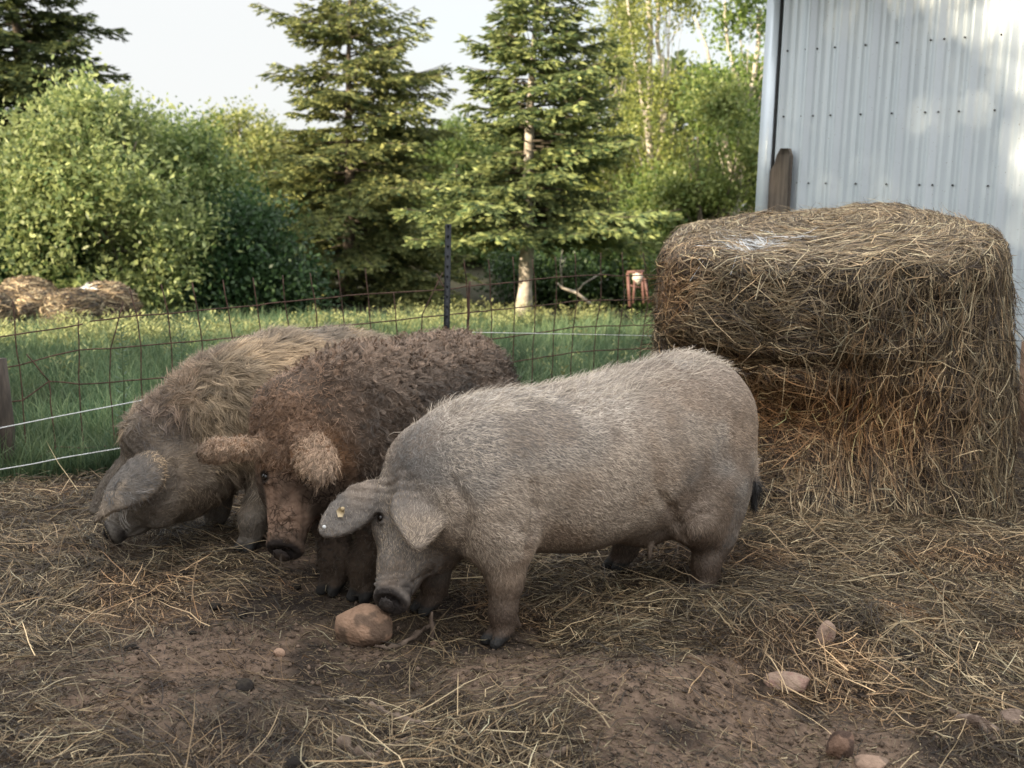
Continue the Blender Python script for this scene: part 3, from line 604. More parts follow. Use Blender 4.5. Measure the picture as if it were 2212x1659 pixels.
SPA, SPB = (.018, .042, .020), (.075, .105, .038)
if 'trees' not in SK:
    conifer(1130, 17.5, [(522, 985, 1300), (490, 900, 1395), (455, 862, 1405), (400, 895, 1400), (360, 950, 1352), (280, 985, 1335), (200, 1000, 1312), (110, 982, 1275), (40, 1050, 1240), (0, 1062, 1225), (-150, 1125, 1160)],
            'spruce with a bare pale trunk standing right behind the black fence post', .118, 205, 7, (.06, .11, .05), (.40, .43, .16), trunk_mat=M_PALEBARK, shoot=(.15, .036), droop=.20, dens=1.3)
    conifer(752, 21.0, [(655, 590, 1015), (600, 560, 1030), (500, 540, 1015), (420, 522, 1000), (330, 565, 985), (260, 640, 965), (205, 602, 962), (165, 600, 940), (125, 675, 860), (72, 585, 958), (45, 650, 850), (0, 690, 802), (-50, 745, 760)],
            'tall spruce with foliage to the ground, between the leafy bushes and the pale-trunked spruce', .13, 240, 12, (.05, .09, .042), (.42, .42, .15), shoot=(.14, .036), droop=.42, dens=1.15)
    conifer(58, 23.0, [(440, -140, 190), (330, -150, 205), (250, -170, 240), (190, -190, 262), (130, -180, 275), (60, -140, 240), (0, -110, 215), (-120, -60, 130), (-300, 40, 75)],
            'tall dark spruce at the left edge rising above the bushes', .16, 220, 23, (.03, .06, .03), (.19, .21, .07), shoot=(.15, .042), droop=.38, dens=1.15)
    GA, GB = (.05, .10, .03), (.20, .27, .08)
    broadleaf('leafy_bush', 205, 16.2, [(690, 20, 420), (600, -70, 450), (500, -60, 440), (420, -20, 420), (330, 0, 400), (270, 60, 350), (215, 120, 300), (165, 195, 230)], 'sunlit pale green bush with the highest leafy top, in front of the dark left spruce', 'bush', 4300, 31, (.08, .13, .04), (.46, .50, .20), K=16, stems=7, trunk=.045, nl=40, group='leafy bushes', slen=(.3, .85), gap=.42)
    broadleaf('leafy_bush', 385, 18.0, [(680, 240, 560), (560, 200, 600), (440, 240, 560), (330, 270, 520), (260, 300, 470), (205, 350, 430)], 'leafy bush right of the palest one, with a rounded top against the sky', 'bush', 3400, 32, GA, (.30, .36, .12), K=12, stems=6, trunk=.045, nl=30, group='leafy bushes')
    broadleaf('leafy_bush', 540, 17.0, [(672, 400, 670), (600, 380, 680), (540, 400, 660), (480, 440, 600), (430, 480, 560)], 'low dark green bush at the foot of the tall full spruce', 'bush', 1900, 33, (.022, .052, .022), (.07, .125, .045), K=12, stems=5, trunk=.03, nl=20, group='leafy bushes')
    broadleaf('leafy_bush', 40, 15.8, [(665, -120, 180), (600, -140, 200), (520, -120, 190), (450, -80, 130), (410, 0, 80)], 'low dark bush behind the far hay bales', 'bush', 1900, 34, (.022, .052, .022), (.07, .125, .045), K=12, stems=5, trunk=.03, nl=20, group='leafy bushes')
    # right-hand side: birches, a maple and undergrowth
    BA, BB = (.11, .15, .035), (.40, .41, .12)
    broadleaf('birch_tree', 1412, 24.0, [(600, 1340, 1500), (480, 1290, 1530), (380, 1270, 1520), (250, 1280, 1490), (120, 1270, 1490), (0, 1290, 1480), (-160, 1350, 1450)], 'birch with white double trunk and thin yellow-green leaves right of the pale-trunked spruce', 'tree', 1900, 41, BA, BB, leaf=(.085, .055), K=10, trunk=.035, nl=40, tline=[([(1413, 560), (1412, 470), (1406, 370), (1400, 250), (1408, 100), (1398, -60)], .085, .05), ([(1408, 375), (1432, 300), (1430, 150), (1420, 60), (1426, -60)], .055, .035), ([(1400, 260), (1380, 180), (1362, 60), (1350, -40)], .04, .02)], group='birches and poplars', gap=.55, gs=1.6, tmat=M_PALEBARK)
    broadleaf('birch_tree', 1310, 26.5, [(500, 1240, 1400), (300, 1240, 1400), (100, 1230, 1380), (-50, 1240, 1370), (-200, 1280, 1330)], 'thin pale birch showing between the spruce and the double-trunked birch', 'tree', 1500, 42, BA, BB, leaf=(.09, .055), K=11, trunk=.08, nl=30, group='birches and poplars', gap=.5, gs=1.6, tmat=M_PALEBARK)
    broadleaf('maple_tree', 1570, 22.0, [(420, 1500, 1640), (300, 1470, 1690), (200, 1460, 1720), (110, 1475, 1730), (40, 1500, 1700), (-60, 1540, 1650)], 'dark green leafy tree next to the upper corner of the shed', 'tree', 1500, 43, (.07, .13, .03), (.27, .34, .09), leaf=(.09, .06), K=11, trunk=.04, nl=26, slen=(.25, .6), tline=[([(1590, 480), (1600, 350), (1612, 240), (1636, 130), (1640, 20)], .07, .04), ([(1612, 240), (1590, 160), (1570, 90), (1565, 0)], .045, .025), ([(1590, 420), (1545, 180), (1522, 100), (1500, 40)], .04, .02)], group='birches and poplars', gap=.55, gs=1.8, tmat=M_PALEBARK)
    broadleaf('leafy_bush', 1530, 20.5, [(600, 1400, 1680), (500, 1390, 1690), (420, 1420, 1680), (330, 1450, 1670), (230, 1490, 1640), (170, 1520, 1590)], 'yellow-green bush in front of the leafy tree beside the shed corner', 'bush', 3000, 44, (.09, .14, .035), (.34, .37, .12), leaf=(.08, .05), K=12, stems=5, trunk=.04, nl=26, group='leafy bushes', gap=.44, gs=1.5)
    broadleaf('leafy_bush', 1420, 21.5, [(640, 1290, 1540), (560, 1270, 1560), (480, 1290, 1540), (400, 1340, 1490), (360, 1380, 1450)], 'bright green bush below the double-trunked birch', 'bush', 2300, 45, (.07, .13, .03), (.30, .35, .10), leaf=(.08, .05), K=12, stems=5, trunk=.03, nl=18, group='leafy bushes', gap=.44, gs=1.5)
    broadleaf('leafy_bush', 1240, 21.5, [(660, 1080, 1400), (600, 1060, 1410), (540, 1090, 1380), (500, 1150, 1320)], 'dark undergrowth bush behind the pale spruce trunk', 'bush', 1900, 46, (.02, .045, .018), (.08, .13, .04), leaf=(.08, .05), K=12, stems=4, trunk=.03, nl=18, group='leafy bushes', gap=.42, gs=1.5)
    broadleaf('leafy_bush', 1500, 18.5, [(655, 1390, 1620), (610, 1390, 1630), (570, 1410, 1600), (545, 1450, 1560)], 'low green bush beside the red metal frame, behind the big bale', 'bush', 900, 47, (.04, .08, .022), (.15, .20, .06), leaf=(.07, .045), K=12, stems=4, trunk=.02, nl=10, group='leafy bushes', gap=.42, gs=1.5)
    broadleaf('poplar_tree', 525, 30.0, [(480, 420, 640), (330, 430, 640), (270, 450, 620), (225, 490, 580)], 'distant yellow-green tree top between the bushes and the tall full spruce', 'tree', 1800, 48, BA, (.42, .42, .15), leaf=(.11, .07), K=11, trunk=.08, nl=14, group='birches and poplars', gap=.40)
    broadleaf('poplar_tree', 985, 31.0, [(560, 870, 1100), (400, 880, 1090), (300, 900, 1070), (245, 960, 1020)], 'distant leafy tree showing low in the gap between the two spruces', 'tree', 1500, 49, (.06, .11, .03), (.22, .27, .08), leaf=(.11, .07), K=11, trunk=.08, nl=14, group='birches and poplars', gap=.40)
    # far wood: one uncountable leafy mass
    rs = np.random.RandomState(5); N = 60000
    x = rs.uniform(-24, 26, N); top = 1.9+1.2*fbm(x*.35, 0*x, 0., 8)+.7*vn(x*1.6, 0*x, 0., 9); top = np.where(x > 3.0, top+2.2, top); z = -1+(top+1)*rs.rand(N)**.75; y = 33+4*rs.rand(N)-1.5*vn(x*.9, z*.9, 0., 10)
    pts = np.stack([x, y, z], 1); c = (np.array([.035, .065, .022])+(np.array([.22, .26, .09])-np.array([.035, .065, .022]))*rs.rand(N, 1))*(.5+fbm(x, z, 0., 3)[:, None])
    V, Fq_, cc = leaves(pts, rs.normal(0, 1, (N, 3)), rs.normal(0, 1, (N, 3))+[0, -.8, .5], .26+.18*rs.rand(N), .17+.1*rs.rand(N), c)
    tag(mesh_obj('woodland', V, Fq_, M_LEAF, None, cc), kind='stuff')
    # dead wood and the red frame in the far field
    p = P(1240, 640, 19.5); p[2] = Hs(p[0], p[1]); dbo = empty('dead_branch', p); tag(dbo, 'bleached dead branch lying in the undergrowth left of the red frame', 'branch')
    q = lambda a, c, dy=0: P(a, c, 19.5+dy)-p
    b = MB(); b.tube([q(1280, 660), q(1245, 632), q(1215, 622), q(1202, 610)], [.03, .026, .02, .012], 6); b.tube([q(1245, 632), q(1262, 612), q(1300, 590)], [.015, .012, .006], 5); b.tube([q(1215, 622), q(1210, 570), q(1216, 535)], [.016, .010, .005], 5); b.tube([q(1212, 590), q(1222, 555)], [.008, .004], 5)
    b.build('limb', M_PALEBARK, dbo, True)
    p = P(1376, 655, 16.8); p[2] = Hs(p[0], p[1]); rf = empty('metal_frame', p); tag(rf, 'faded red metal frame standing in the grass left of the big bale', 'metal frame')
    m_red = noise_mat('faded_red_paint', (.13, .058, .048), (.21, .11, .095), 12, .6, .3, 60)
    q = lambda a, c, dy=0: P(a, c, 16.8+dy)-p
    b = MB()
    for a0, c0, a1, c1, r_ in ((1356, 590, 1361, 662, .024), (1386, 588, 1391, 655, .020), (1372, 590, 1368, 655, .018), (1392, 600, 1402, 655, .018)): b.tube([q(a0, c0), q(a1, c1)], r_, 6)
    b.build('upright', m_red, rf, True)
    b = MB(); b.tube([q(1354, 588), q(1392, 586)], .022, 6); b.build('crossbar', m_red, rf, True); b = MB(); b.tube([q(1358, 616), q(1388, 622)], .012, 6); b.build('crossbar', m_red, rf, True)
    b = MB(); b.tube([q(1372, 588, .05), q(1378, 600, .02), q(1380, 614, .02)], [.05, .085, .03], 8); b.build('bucket', noise_mat('pale_bucket', (.5, .42, .36), (.7, .62, .55), 10), rf, True)
    # trees beside the camera that throw the shade over the pen (outside the picture, left)
    def shade(x, y, Hh, r, n, lab, seed, z0=.6, gp_=0.0):
        broadleaf('broadleaf_tree', 0, 0, [(z0, r*.6, r*.6), (Hh*.35, r, r), (Hh*.7, r*.85, r*.85), (Hh, .2, .2)], lab, 'tree', n, seed, (.03, .07, .02), (.10, .16, .04), leaf=(.22, .15), K=9, slen=(.4, .9), trunk=.16, nl=16, group='shade trees west of the pen', pos=(x, y, 0), gap=.32, gs=1.1, topgap=gp_)
    n_s = 1500
    for k, (x, y, Hh, r) in enumerate(SHADE): shade(x, y, Hh, r, int(n_s*r*Hh/14), 'tall leafy tree left of the pen, outside the picture', 200+k, gp_=.17 if k in (0, 1, 5) else .0)
# ------------------------------------------------------------------ pigs: one continuous surface each, from blended volumes
class Field:
    def __init__(s, lo, hi, h):
        s.lo = np.array(lo, float); s.h = h; s.n = np.ceil((np.array(hi)-lo)/h).astype(int)+1; s.d = np.full(tuple(s.n), .25, np.float32)
    def _sub(s, lo, hi, m):
        a = np.maximum(0, np.floor((np.array(lo)-m-s.lo)/s.h).astype(int)); b = np.minimum(s.n, np.ceil((np.array(hi)+m-s.lo)/s.h).astype(int)+1)
        if np.any(b <= a): return None, None
        sl = tuple(slice(i, j) for i, j in zip(a, b)); g = [s.lo[q]+s.h*np.arange(a[q], b[q]) for q in range(3)]
        return sl, np.stack(np.meshgrid(*g, indexing='ij'), -1)
    def put(s, sl, d, k, sub=False):
        a = s.d[sl]
        if sub:
            b = -d; h = np.maximum(k-np.abs(a-b), 0)/k; s.d[sl] = np.maximum(a, b)+h*h*k*.25
        else:
            h = np.maximum(k-np.abs(a-d), 0)/k; s.d[sl] = np.minimum(a, d)-h*h*k*.25
    def ell(s, c, r, k=.06, M=None, sub=False):
        """ellipsoid; M rows = its axes"""
        c = np.asarray(c, float); r = np.asarray(r, float); R_ = np.max(r); sl, p = s._sub(c-R_, c+R_, k+.03)
        if sl is None: return
        q = p-c
        if M is not None: q = q@np.asarray(M).T
        k0 = np.linalg.norm(q/r, axis=-1); k1 = np.linalg.norm(q/(r*r), axis=-1); d = k0*(k0-1)/np.maximum(k1, 1e-6)
        s.put(sl, d, k, sub)
    def cone(s, a, b, r1, r2, k=.04, sub=False):
        a = np.asarray(a, float); b = np.asarray(b, float); m = max(r1, r2); sl, p = s._sub(np.minimum(a, b)-m, np.maximum(a, b)+m, k+.03)
        if sl is None: return
        ba = b-a; t = np.clip(((p-a)@ba)/np.dot(ba, ba), 0, 1); d = np.linalg.norm(p-a-t[..., None]*ba, axis=-1)-(r1+(r2-r1)*t)
        s.put(sl, d, k, sub)
    def chain(s, pts, rad, k=.04):
        for i in range(len(pts)-1): s.cone(pts[i], pts[i+1], rad[i], rad[i+1], k)
    def ear(s, root, tip, W, nrm_, th=.013, bend=.0, curl=.0, pointy=.3, k=.02, wide=.0, sharp=0.0):
        """flap from root to tip; bend: droop of the tip along -normal, curl: edges folding along -normal"""
        root = np.asarray(root, float); tip = np.asarray(tip, float); A = tip-root; L = np.linalg.norm(A); A = A/L
        Cn = np.asarray(nrm_, float); Cn = nrm(Cn-A*np.dot(Cn, A)); B = np.cross(A, Cn); m = max(W, .05)+abs(bend)+.03
        sl, p = s._sub(np.minimum(root, tip)-m, np.maximum(root, tip)+m, .02)
        if sl is None: return
        q = p-root; a = (q@A)/L; b = q@B; c = q@Cn
        c = c + bend*(np.clip(a, -.1, 1.3)**2) - bend*.0 + curl*(b/W)**2 - .9*bend*np.clip(a, 0, 1)*(1-np.clip(a, 0, 1))
        u = (a-.5)*2; hw = W*(1-pointy*np.clip(u, -1, 1.2)+wide*(1-u*u))*(1-sharp*np.clip(u, 0, 1.1)**1.5); 
        kk = np.sqrt((u/1.02)**2+(b/np.maximum(hw, .01))**2); d2 = (kk-1)*np.minimum(hw, L*.5)*.8
        thl = th*(1.25-.45*a.clip(0, 1)); dc = np.abs(c)-thl
        d = np.minimum(np.maximum(d2, dc), 0)+np.sqrt(np.maximum(d2, 0)**2+np.maximum(dc, 0)**2)-.003
        s.put(sl, d, k)
def surface_nets(f):
    d = f.d; S = d < 0; nx, ny, nz = d.shape
    cs = [(i, j, k) for i in (0, 1) for j in (0, 1) for k in (0, 1)]
    cnt = sum(S[i:nx-1+i, j:ny-1+j, k:nz-1+k].astype(np.int8) for i, j, k in cs); act = (cnt > 0) & (cnt < 8)
    I = np.argwhere(act); vals = np.stack([d[I[:, 0]+i, I[:, 1]+j, I[:, 2]+k] for i, j, k in cs], 1); pos = np.zeros((len(I), 3)); n = np.zeros(len(I)); ca = np.array(cs, float)
    for a in range(8):
        for b in range(a+1, 8):
            if np.abs(ca[a]-ca[b]).sum() != 1: continue
            va, vb = vals[:, a], vals[:, b]; x = (va < 0) != (vb < 0); t = np.where(x, va/np.where(x, va-vb, 1), 0)
            pos += x[:, None]*(ca[a]+t[:, None]*(ca[b]-ca[a])); n += x
    V = f.lo+(I+pos/n[:, None])*f.h; idx = np.full(act.shape, -1, np.int64); idx[act] = np.arange(len(I)); Fc = []
    for ax in range(3):
        o = [1, 1, 1]; o[ax] = 0; A = S[:-1, :-1, :-1]
        sh = [slice(1, nx-1), slice(1, ny-1), slice(1, nz-1)]; sh0 = list(sh); sh0[ax] = slice(0, d.shape[ax]-1); s1 = list(sh); s1[ax] = slice(1, d.shape[ax])
        a = S[tuple(sh0)]; b = S[tuple(s1)]; E = np.argwhere(a != b); 
        off = np.array([1 if q != ax else 0 for q in range(3)]); E = E+off; u, v = [(1, 2), (2, 0), (0, 1)][ax]
        def g(du, dv):
            q = E.copy(); q[:, u] -= du; q[:, v] -= dv; return idx[q[:, 0], q[:, 1], q[:, 2]]
        Q = np.stack([g(1, 1), g(0, 1), g(0, 0), g(1, 0)], 1); inside = S[tuple((E-0).T)] if True else None
        flip = ~S[E[:, 0], E[:, 1], E[:, 2]]; Q[flip] = Q[flip][:, ::-1]; Fc.append(Q[(Q >= 0).all(1)])
    return V, np.concatenate(Fc)
def smooth_mesh(V, Fc, it=2, lam=.5):
    for _ in range(it):
        acc = np.zeros_like(V); n = np.zeros(len(V))
        for a in range(4):
            for b in ((a+1) % 4, (a+3) % 4): np.add.at(acc, Fc[:, a], V[Fc[:, b]]); np.add.at(n, Fc[:, a], 1)
        V = V+lam*(acc/np.maximum(n, 1)[:, None]-V)
    return V
def vnormals(V, Fc):
    fn = np.cross(V[Fc[:, 2]]-V[Fc[:, 0]], V[Fc[:, 3]]-V[Fc[:, 1]]); n = np.zeros_like(V)
    for a in range(4): np.add.at(n, Fc[:, a], fn)
    return nrmA(n), np.linalg.norm(fn, axis=1)*.5, nrmA(fn)

class Pig:
    def __init__(s, loc, ang, label, lo, hi, h=.0066, ys=1.0):
        s.ys = ys; s.loc = np.array(loc, float); s.ang = ang; c, q = math.cos(ang), math.sin(ang); s.M = np.array([[c, -q, 0], [q, c, 0], [0, 0, 1]])
        s.root = empty('pig', loc, ang); tag(s.root, label, 'pig', 'pigs standing in the pen'); s.f = Field(lo, hi, h)
    def W(s, px, py, Y): return (P(px, py, Y*s.ys)-s.loc)@s.M
    def D(s, v): return nrm(np.asarray(v, float)@s.M)
    def leg(s, pts, rad, toe=(1, 0), k=.05, hoof=.030):
        s.f.chain(pts, rad, k); e = np.array(pts[-1], float); t = nrm([toe[0], toe[1], 0]); pd = np.array([-t[1], t[0], 0])
        for q in (-1, 1):
            a = e+pd*q*.017+t*.004+[0, 0, -.005]; b_ = np.array([e[0], e[1], 0])+t*.050+pd*q*.024+[0, 0, .012]
            s.f.cone(a, b_, .027, .019, .012); s.f.cone(e-t*.030+pd*q*.020+[0, 0, .025], e-t*.046+pd*q*.024+[0, 0, .002], .013, .008, .012)
    def head(s, poll, V_, W_, S=1.0, fat=1.0):
        v = s.D(V_); w_ = s.D(W_); w_ = nrm(w_-v*np.dot(w_, v)); u = np.cross(w_, v)*-1       # u: the pig's left when v is forward(down the face)
        s.hu, s.hv, s.hw, s.hp, s.hS = u, v, w_, np.array(poll, float), S; Mx = np.array([u, v, w_]); h = s.H; f = s.f
        f.ell(h(0, .07, -.115), np.array([.118*fat, .14, .125])*S, .07, Mx)
        for q in (-1, 1):
            f.ell(h(.070*q*fat, .175, -.165), np.array([.078*fat, .135, .100])*S, .05, Mx)
            f.ell(h(.058*q, .150, -.038), np.array([.036, .046, .032])*S, .03, Mx)
        f.cone(h(0, .14, -.085), h(0, .30, -.080), .096*S, .072*S, .04); f.cone(h(0, .30, -.080), h(0, .405, -.062), .070*S, .060*S, .03)
        f.cone(h(0, .20, -.165), h(0, .345, -.132), .070*S, .034*S, .035)
        s.dn = nrm(v*.84+w_*.55); du = u; dw = np.cross(du, s.dn); dw = dw if np.dot(dw, w_) > 0 else -dw
        dc = h(0, .418, -.056); f.ell(dc, np.array([.067, .020, .056])*S, .016, np.array([du, s.dn, dw])); f.ell(dc+s.dn*.024*S, np.array([.052, .009, .042])*S, .008, np.array([du, s.dn, dw]), sub=True)
        for q in (-1, 1): f.ell(dc+du*.024*q*S+s.dn*.008*S, np.array([.0115, .026, .016])*S, .005, np.array([du, s.dn, dw]), sub=True)
        for k_ in range(3): f.cone(h(-.040, .375-.020*k_, -.012-.006*k_), h(.040, .375-.020*k_, -.012-.006*k_), .0075*S, .0075*S, .008)
        # mouth line, eye sockets
        for q in (-1, 1):
            f.cone(h(.040*q, .385, -.100), h(.073*q, .25, -.118), .006*S, .006*S, .010, sub=True); f.cone(h(.073*q, .25, -.118), h(.100*q, .20, -.112), .006*S, .004*S, .010, sub=True)
            pass
        s.eyes = {q: h(.0725*q*(.5+.5*fat), .185, -.022) for q in (-1, 1)}
        s.dc = dc; s.du, s.dw = du, dw
    def cast(s, px, py):
        d = (P(px, py, 1.0)-CAM)@s.M; d = d/np.linalg.norm(d); o = (CAM-s.loc)@s.M; f = s.f; t = np.arange(2.0, 7.0, .003); q = o+d*t[:, None]; ix = np.round((q-f.lo)/f.h).astype(int)
        ok = ((ix >= 0) & (ix < f.n)).all(1); v = np.full(len(t), .2); v[ok] = f.d[ix[ok, 0], ix[ok, 1], ix[ok, 2]]; hit = np.argmax(v < 0)
        return (q[hit] if v[hit] < 0 else None), d
    def groove(s, pix, r=.010, k=.016):
        pts = []
        for a_, b_ in pix:
            h_, d = s.cast(a_, b_)
            if h_ is not None: pts.append(h_-d*r*.35)
        for a_, b_ in zip(pts[:-1], pts[1:]):
            if np.linalg.norm(a_-b_) < .25: s.f.cone(a_, b_, r, r, k, sub=True)
    def eye_at(s, q, px, py, deep=.006):
        h_, d = s.cast(px, py)
        if h_ is not None: s.eyes[q] = h_+d*deep
    def sockets(s):
        S = s.hS
        for q in (-1, 1):
            e = s.eyes[q]; Mx = np.array([s.hu, s.hv, s.hw]); s.f.ell(e+s.hw*.008+s.hu*q*.006, np.array([.0135, .019, .014])*S, .008, Mx, sub=True)
            for sg, rr in ((-1, .0085), (1, .006)):
                a_ = e+sg*s.hv*.021*S-s.hu*q*.014*S+s.hw*.008; b_ = e+sg*s.hv*.018*S+s.hu*q*.012*S-s.hw*.006; s.f.cone(a_, b_, rr*S, rr*S, .008)
    def H(s, u, v, w_): return s.hp+s.hS*(u*s.hu+v*s.hv+w_*s.hw)
    def finish(s, colf, mat, sm=2, disp=None, fat=1.0):
        s.sockets(); V, Fc = surface_nets(s.f); V = smooth_mesh(V, Fc, sm)
        n, _, _ = vnormals(V, Fc)
        if disp is not None: V = V+n*disp(V)[:, None]
        s.V, s.F = V, Fc; s.N, s.A, s.FN = vnormals(V, Fc)
        s.body = mesh_obj('body', V, Fc, mat, s.root, colf(V, s.N, s), True)
        for q in (-1, 1):
            e = s.eyes[q]; b = MB(); r = .0128*s.hS
            la = [(math.pi*i/8) for i in range(9)]; pts = [e+np.array([0, 0, r*math.cos(a)]) for a in la]; b.tube(np.array(pts), [max(r*math.sin(a), 1e-4) for a in la], 12); b.build('eye', M_EYE, s.root, True)
    def hair(s, name, n, K, length, width, colf, flow, mat, lift=.25, locks=1, wave=0.0, curl=0.0, mask=None, seed=1, lockr=.010, droop=0.0, rnd=.25):
        rs = np.random.RandomState(seed); V, Fc = s.V, s.F
        w_ = s.A.copy(); cen = V[Fc].mean(1)
        for q_ in (-1, 1): w_ = w_*sst(.018, .034, np.linalg.norm(cen-s.eyes[q_], axis=1))
        if mask is not None: w_ = w_*mask(cen, s.FN, s)
        cdf = np.cumsum(w_); nl = n//locks; fi = np.searchsorted(cdf, rs.rand(nl)*cdf[-1]); fi = np.minimum(fi, len(Fc)-1)
        a, b = rs.rand(nl, 1), rs.rand(nl, 1); q = V[Fc[fi]]; p0 = (q[:, 0]*(1-a)+q[:, 1]*a)*(1-b)+(q[:, 3]*(1-a)+q[:, 2]*a)*b; nn = s.N[Fc[fi, 0]]
        fl = flow(p0, nn, s)+rs.normal(0, rnd, (nl, 3)); fl = nrmA(fl-nn*np.sum(fl*nn, 1, keepdims=True)); c0 = colf(p0, nn, s, rs); Lk = length(p0, nn, s)*(.6+.7*rs.rand(nl)); ph = rs.rand(nl)*6.28; sg = np.where(rs.rand(nl) < .5, 1, -1)
        if locks > 1:
            r = lambda x: np.repeat(x, locks, 0); p0, nn, fl, c0, Lk, ph, sg = map(r, (p0, nn, fl, c0, Lk, ph, sg)); m = len(p0)
            j = rs.normal(0, lockr, (m, 3)); j -= nn*np.sum(j*nn, 1, keepdims=True); j0 = j.copy(); p0 = p0+j; Lk = Lk*(.8+.4*rs.rand(m)); ph = ph+rs.normal(0, .15, m); fl = nrmA(fl+rs.normal(0, .08, (m, 3)))
            c0 = c0*(.75+.5*rs.rand(m, 1))
        m = len(p0); side = np.cross(nn, fl); t = np.linspace(0, 1, K)
        if curl > 0:
            cr_ = curl*(.55+.9*rs.rand(nl)); cr_ = np.repeat(cr_, locks); th = t[None]*(Lk/cr_)[:, None]; th = np.minimum(th, 5.6)
            ax = nrmA(nn*.75+side*(sg*1.0)[:, None]*.75); rr = cr_[:, None]*(1-.25*t[None])
            pts = p0[:, None]+fl[:, None]*(rr*np.sin(th)+.30*Lk[:, None]*t[None])[..., None]+ax[:, None]*(rr*(1-np.cos(th)))[..., None]
        else:
            lf = lift*(.4+1.2*rs.rand(m))
            along = t[None]*Lk[:, None]; up_ = Lk[:, None]*lf[:, None]*(t[None]-.55*t[None]**2)
            pts = p0[:, None]+fl[:, None]*along[..., None]+nn[:, None]*up_[..., None]
            if wave: pts = pts+side[:, None]*(wave*np.sin(ph[:, None]+t[None]*5.5)*t[None]**.8)[..., None]+nn[:, None]*(wave*.5*np.cos(ph[:, None]*1.7+t[None]*5)*t[None])[..., None]
            if locks > 1: pts = pts-j0[:, None]*(.75*t[None]**1.2)[..., None]
        if droop: pts[:, :, 2] -= (droop*Lk[:, None]*t[None]**2)
        pts = pts+nn[:, None]*(.0012*np.sin(t*3.1)[None, :, None]-.0006)
        sd = side if curl == 0 else nrmA(np.cross(nrmA(np.gradient(pts, axis=1)), nn[:, None]+.3*rs.normal(0, 1, (m, 1, 3))))
        if curl == 0: sd = nrmA(side+nn*rs.normal(0, .35, (m, 1)))
        return ribbons(name, pts, width*(.6+.8*rs.rand(m)), sd, np.clip(c0, .008, .8), mat, s.root, taper=.25)

M_EYE = new_mat('eye_glossy')[0]; _p = M_EYE.node_tree.nodes['Principled BSDF']; _p.inputs['Base Color'].default_value = (.012, .008, .006, 1); _p.inputs['Roughness'].default_value = .12
M_SKIN = attr_mat('pig_skin', rough=.75, var=.22, vscale=28, spec=.3, bump=.8, bscale=75)
M_MUDSKIN = attr_mat('muddy_skin', rough=.9, var=.35, vscale=22, spec=.15, bump=1.0, bscale=45)
nt = M_MUDSKIN.node_tree; _p = nt.nodes['Principled BSDF']; _v = nt.nodes.new('ShaderNodeTexVoronoi'); _v.feature = 'DISTANCE_TO_EDGE'; _v.inputs['Scale'].default_value = 52
_t = nt.nodes.new('ShaderNodeTexCoord'); _n = nt.nodes.new('ShaderNodeTexNoise'); _n.inputs['Scale'].default_value = 25; _m = nt.nodes.new('ShaderNodeMix'); _m.data_type = 'VECTOR'; _m.inputs[0].default_value = .045
nt.links.new(_t.outputs['Object'], _n.inputs['Vector']); nt.links.new(_t.outputs['Object'], _m.inputs[4]); nt.links.new(_n.outputs['Color'], _m.inputs[5]); nt.links.new(_m.outputs[1], _v.inputs['Vector'])
_r = nt.nodes.new('ShaderNodeMapRange'); _r.inputs[1].default_value = .0; _r.inputs[2].default_value = .10; _r.inputs[3].default_value = .35; nt.links.new(_v.outputs[0], _r.inputs[0])
_a = [q_ for q_ in nt.nodes if q_.bl_idname == 'ShaderNodeVertexColor'][0]; _f = nt.nodes.new('ShaderNodeMapRange'); _f.inputs[3].default_value = 1.0; nt.links.new(_a.outputs['Alpha'], _f.inputs[0]); nt.links.new(_r.outputs[0], _f.inputs[4]); _r = _f
_s = nt.nodes.new('ShaderNodeVectorMath'); _s.operation = 'SCALE'; _l = _p.inputs['Base Color'].links[0]; nt.links.new(_l.from_socket, _s.inputs[0]); nt.links.new(_r.outputs[0], _s.inputs['Scale']); nt.links.new(_s.outputs[0], _p.inputs['Base Color'])
_b = nt.nodes.new('ShaderNodeBump'); _b.inputs['Strength'].default_value = .8; _b.inputs['Distance'].default_value = .006; nt.links.new(_r.outputs[0], _b.inputs['Height']); nt.links.new(_p.inputs['Normal'].links[0].from_socket, _b.inputs['Normal']); nt.links.new(_b.outputs[0], _p.inputs['Normal'])
M_HAIR = attr_mat('pig_hair', rough=.55, var=.12, vscale=9, spec=.35)

def mixc(c, new, k): return c*(1-k[:, None])+np.asarray(new)*k[:, None]
def head_blend(V, s):      # 1 on the head
    q = V-s.hp; v = (q@s.hv)/s.hS; return sst(-.02, .06, v)*sst(.30, .20, np.linalg.norm(q-s.hv*s.hS*.2, axis=1)/s.hS)
def common_marks(c, V, N, s, hoofc=(.028, .026, .025)):
    for q_ in (-1, 1): c = mixc(c, (.030, .022, .018), sst(.030*s.hS, .020*s.hS, np.linalg.norm(V-s.eyes[q_], axis=1))*.85)
    q = V-s.dc; dd = np.abs(q@s.dn); rr = np.linalg.norm(q-(q@s.dn)[:, None]*s.dn, axis=1)
    c = mixc(c, (.030, .024, .022), sst(.066*s.hS, .056*s.hS, rr)*sst(.052, .038, dd))
    c = mixc(c, hoofc, sst(.044, .030, V[:, 2]+.012*(vn(V[:, 0]*30, V[:, 1]*30, 0., 3)-.5)))
    return c
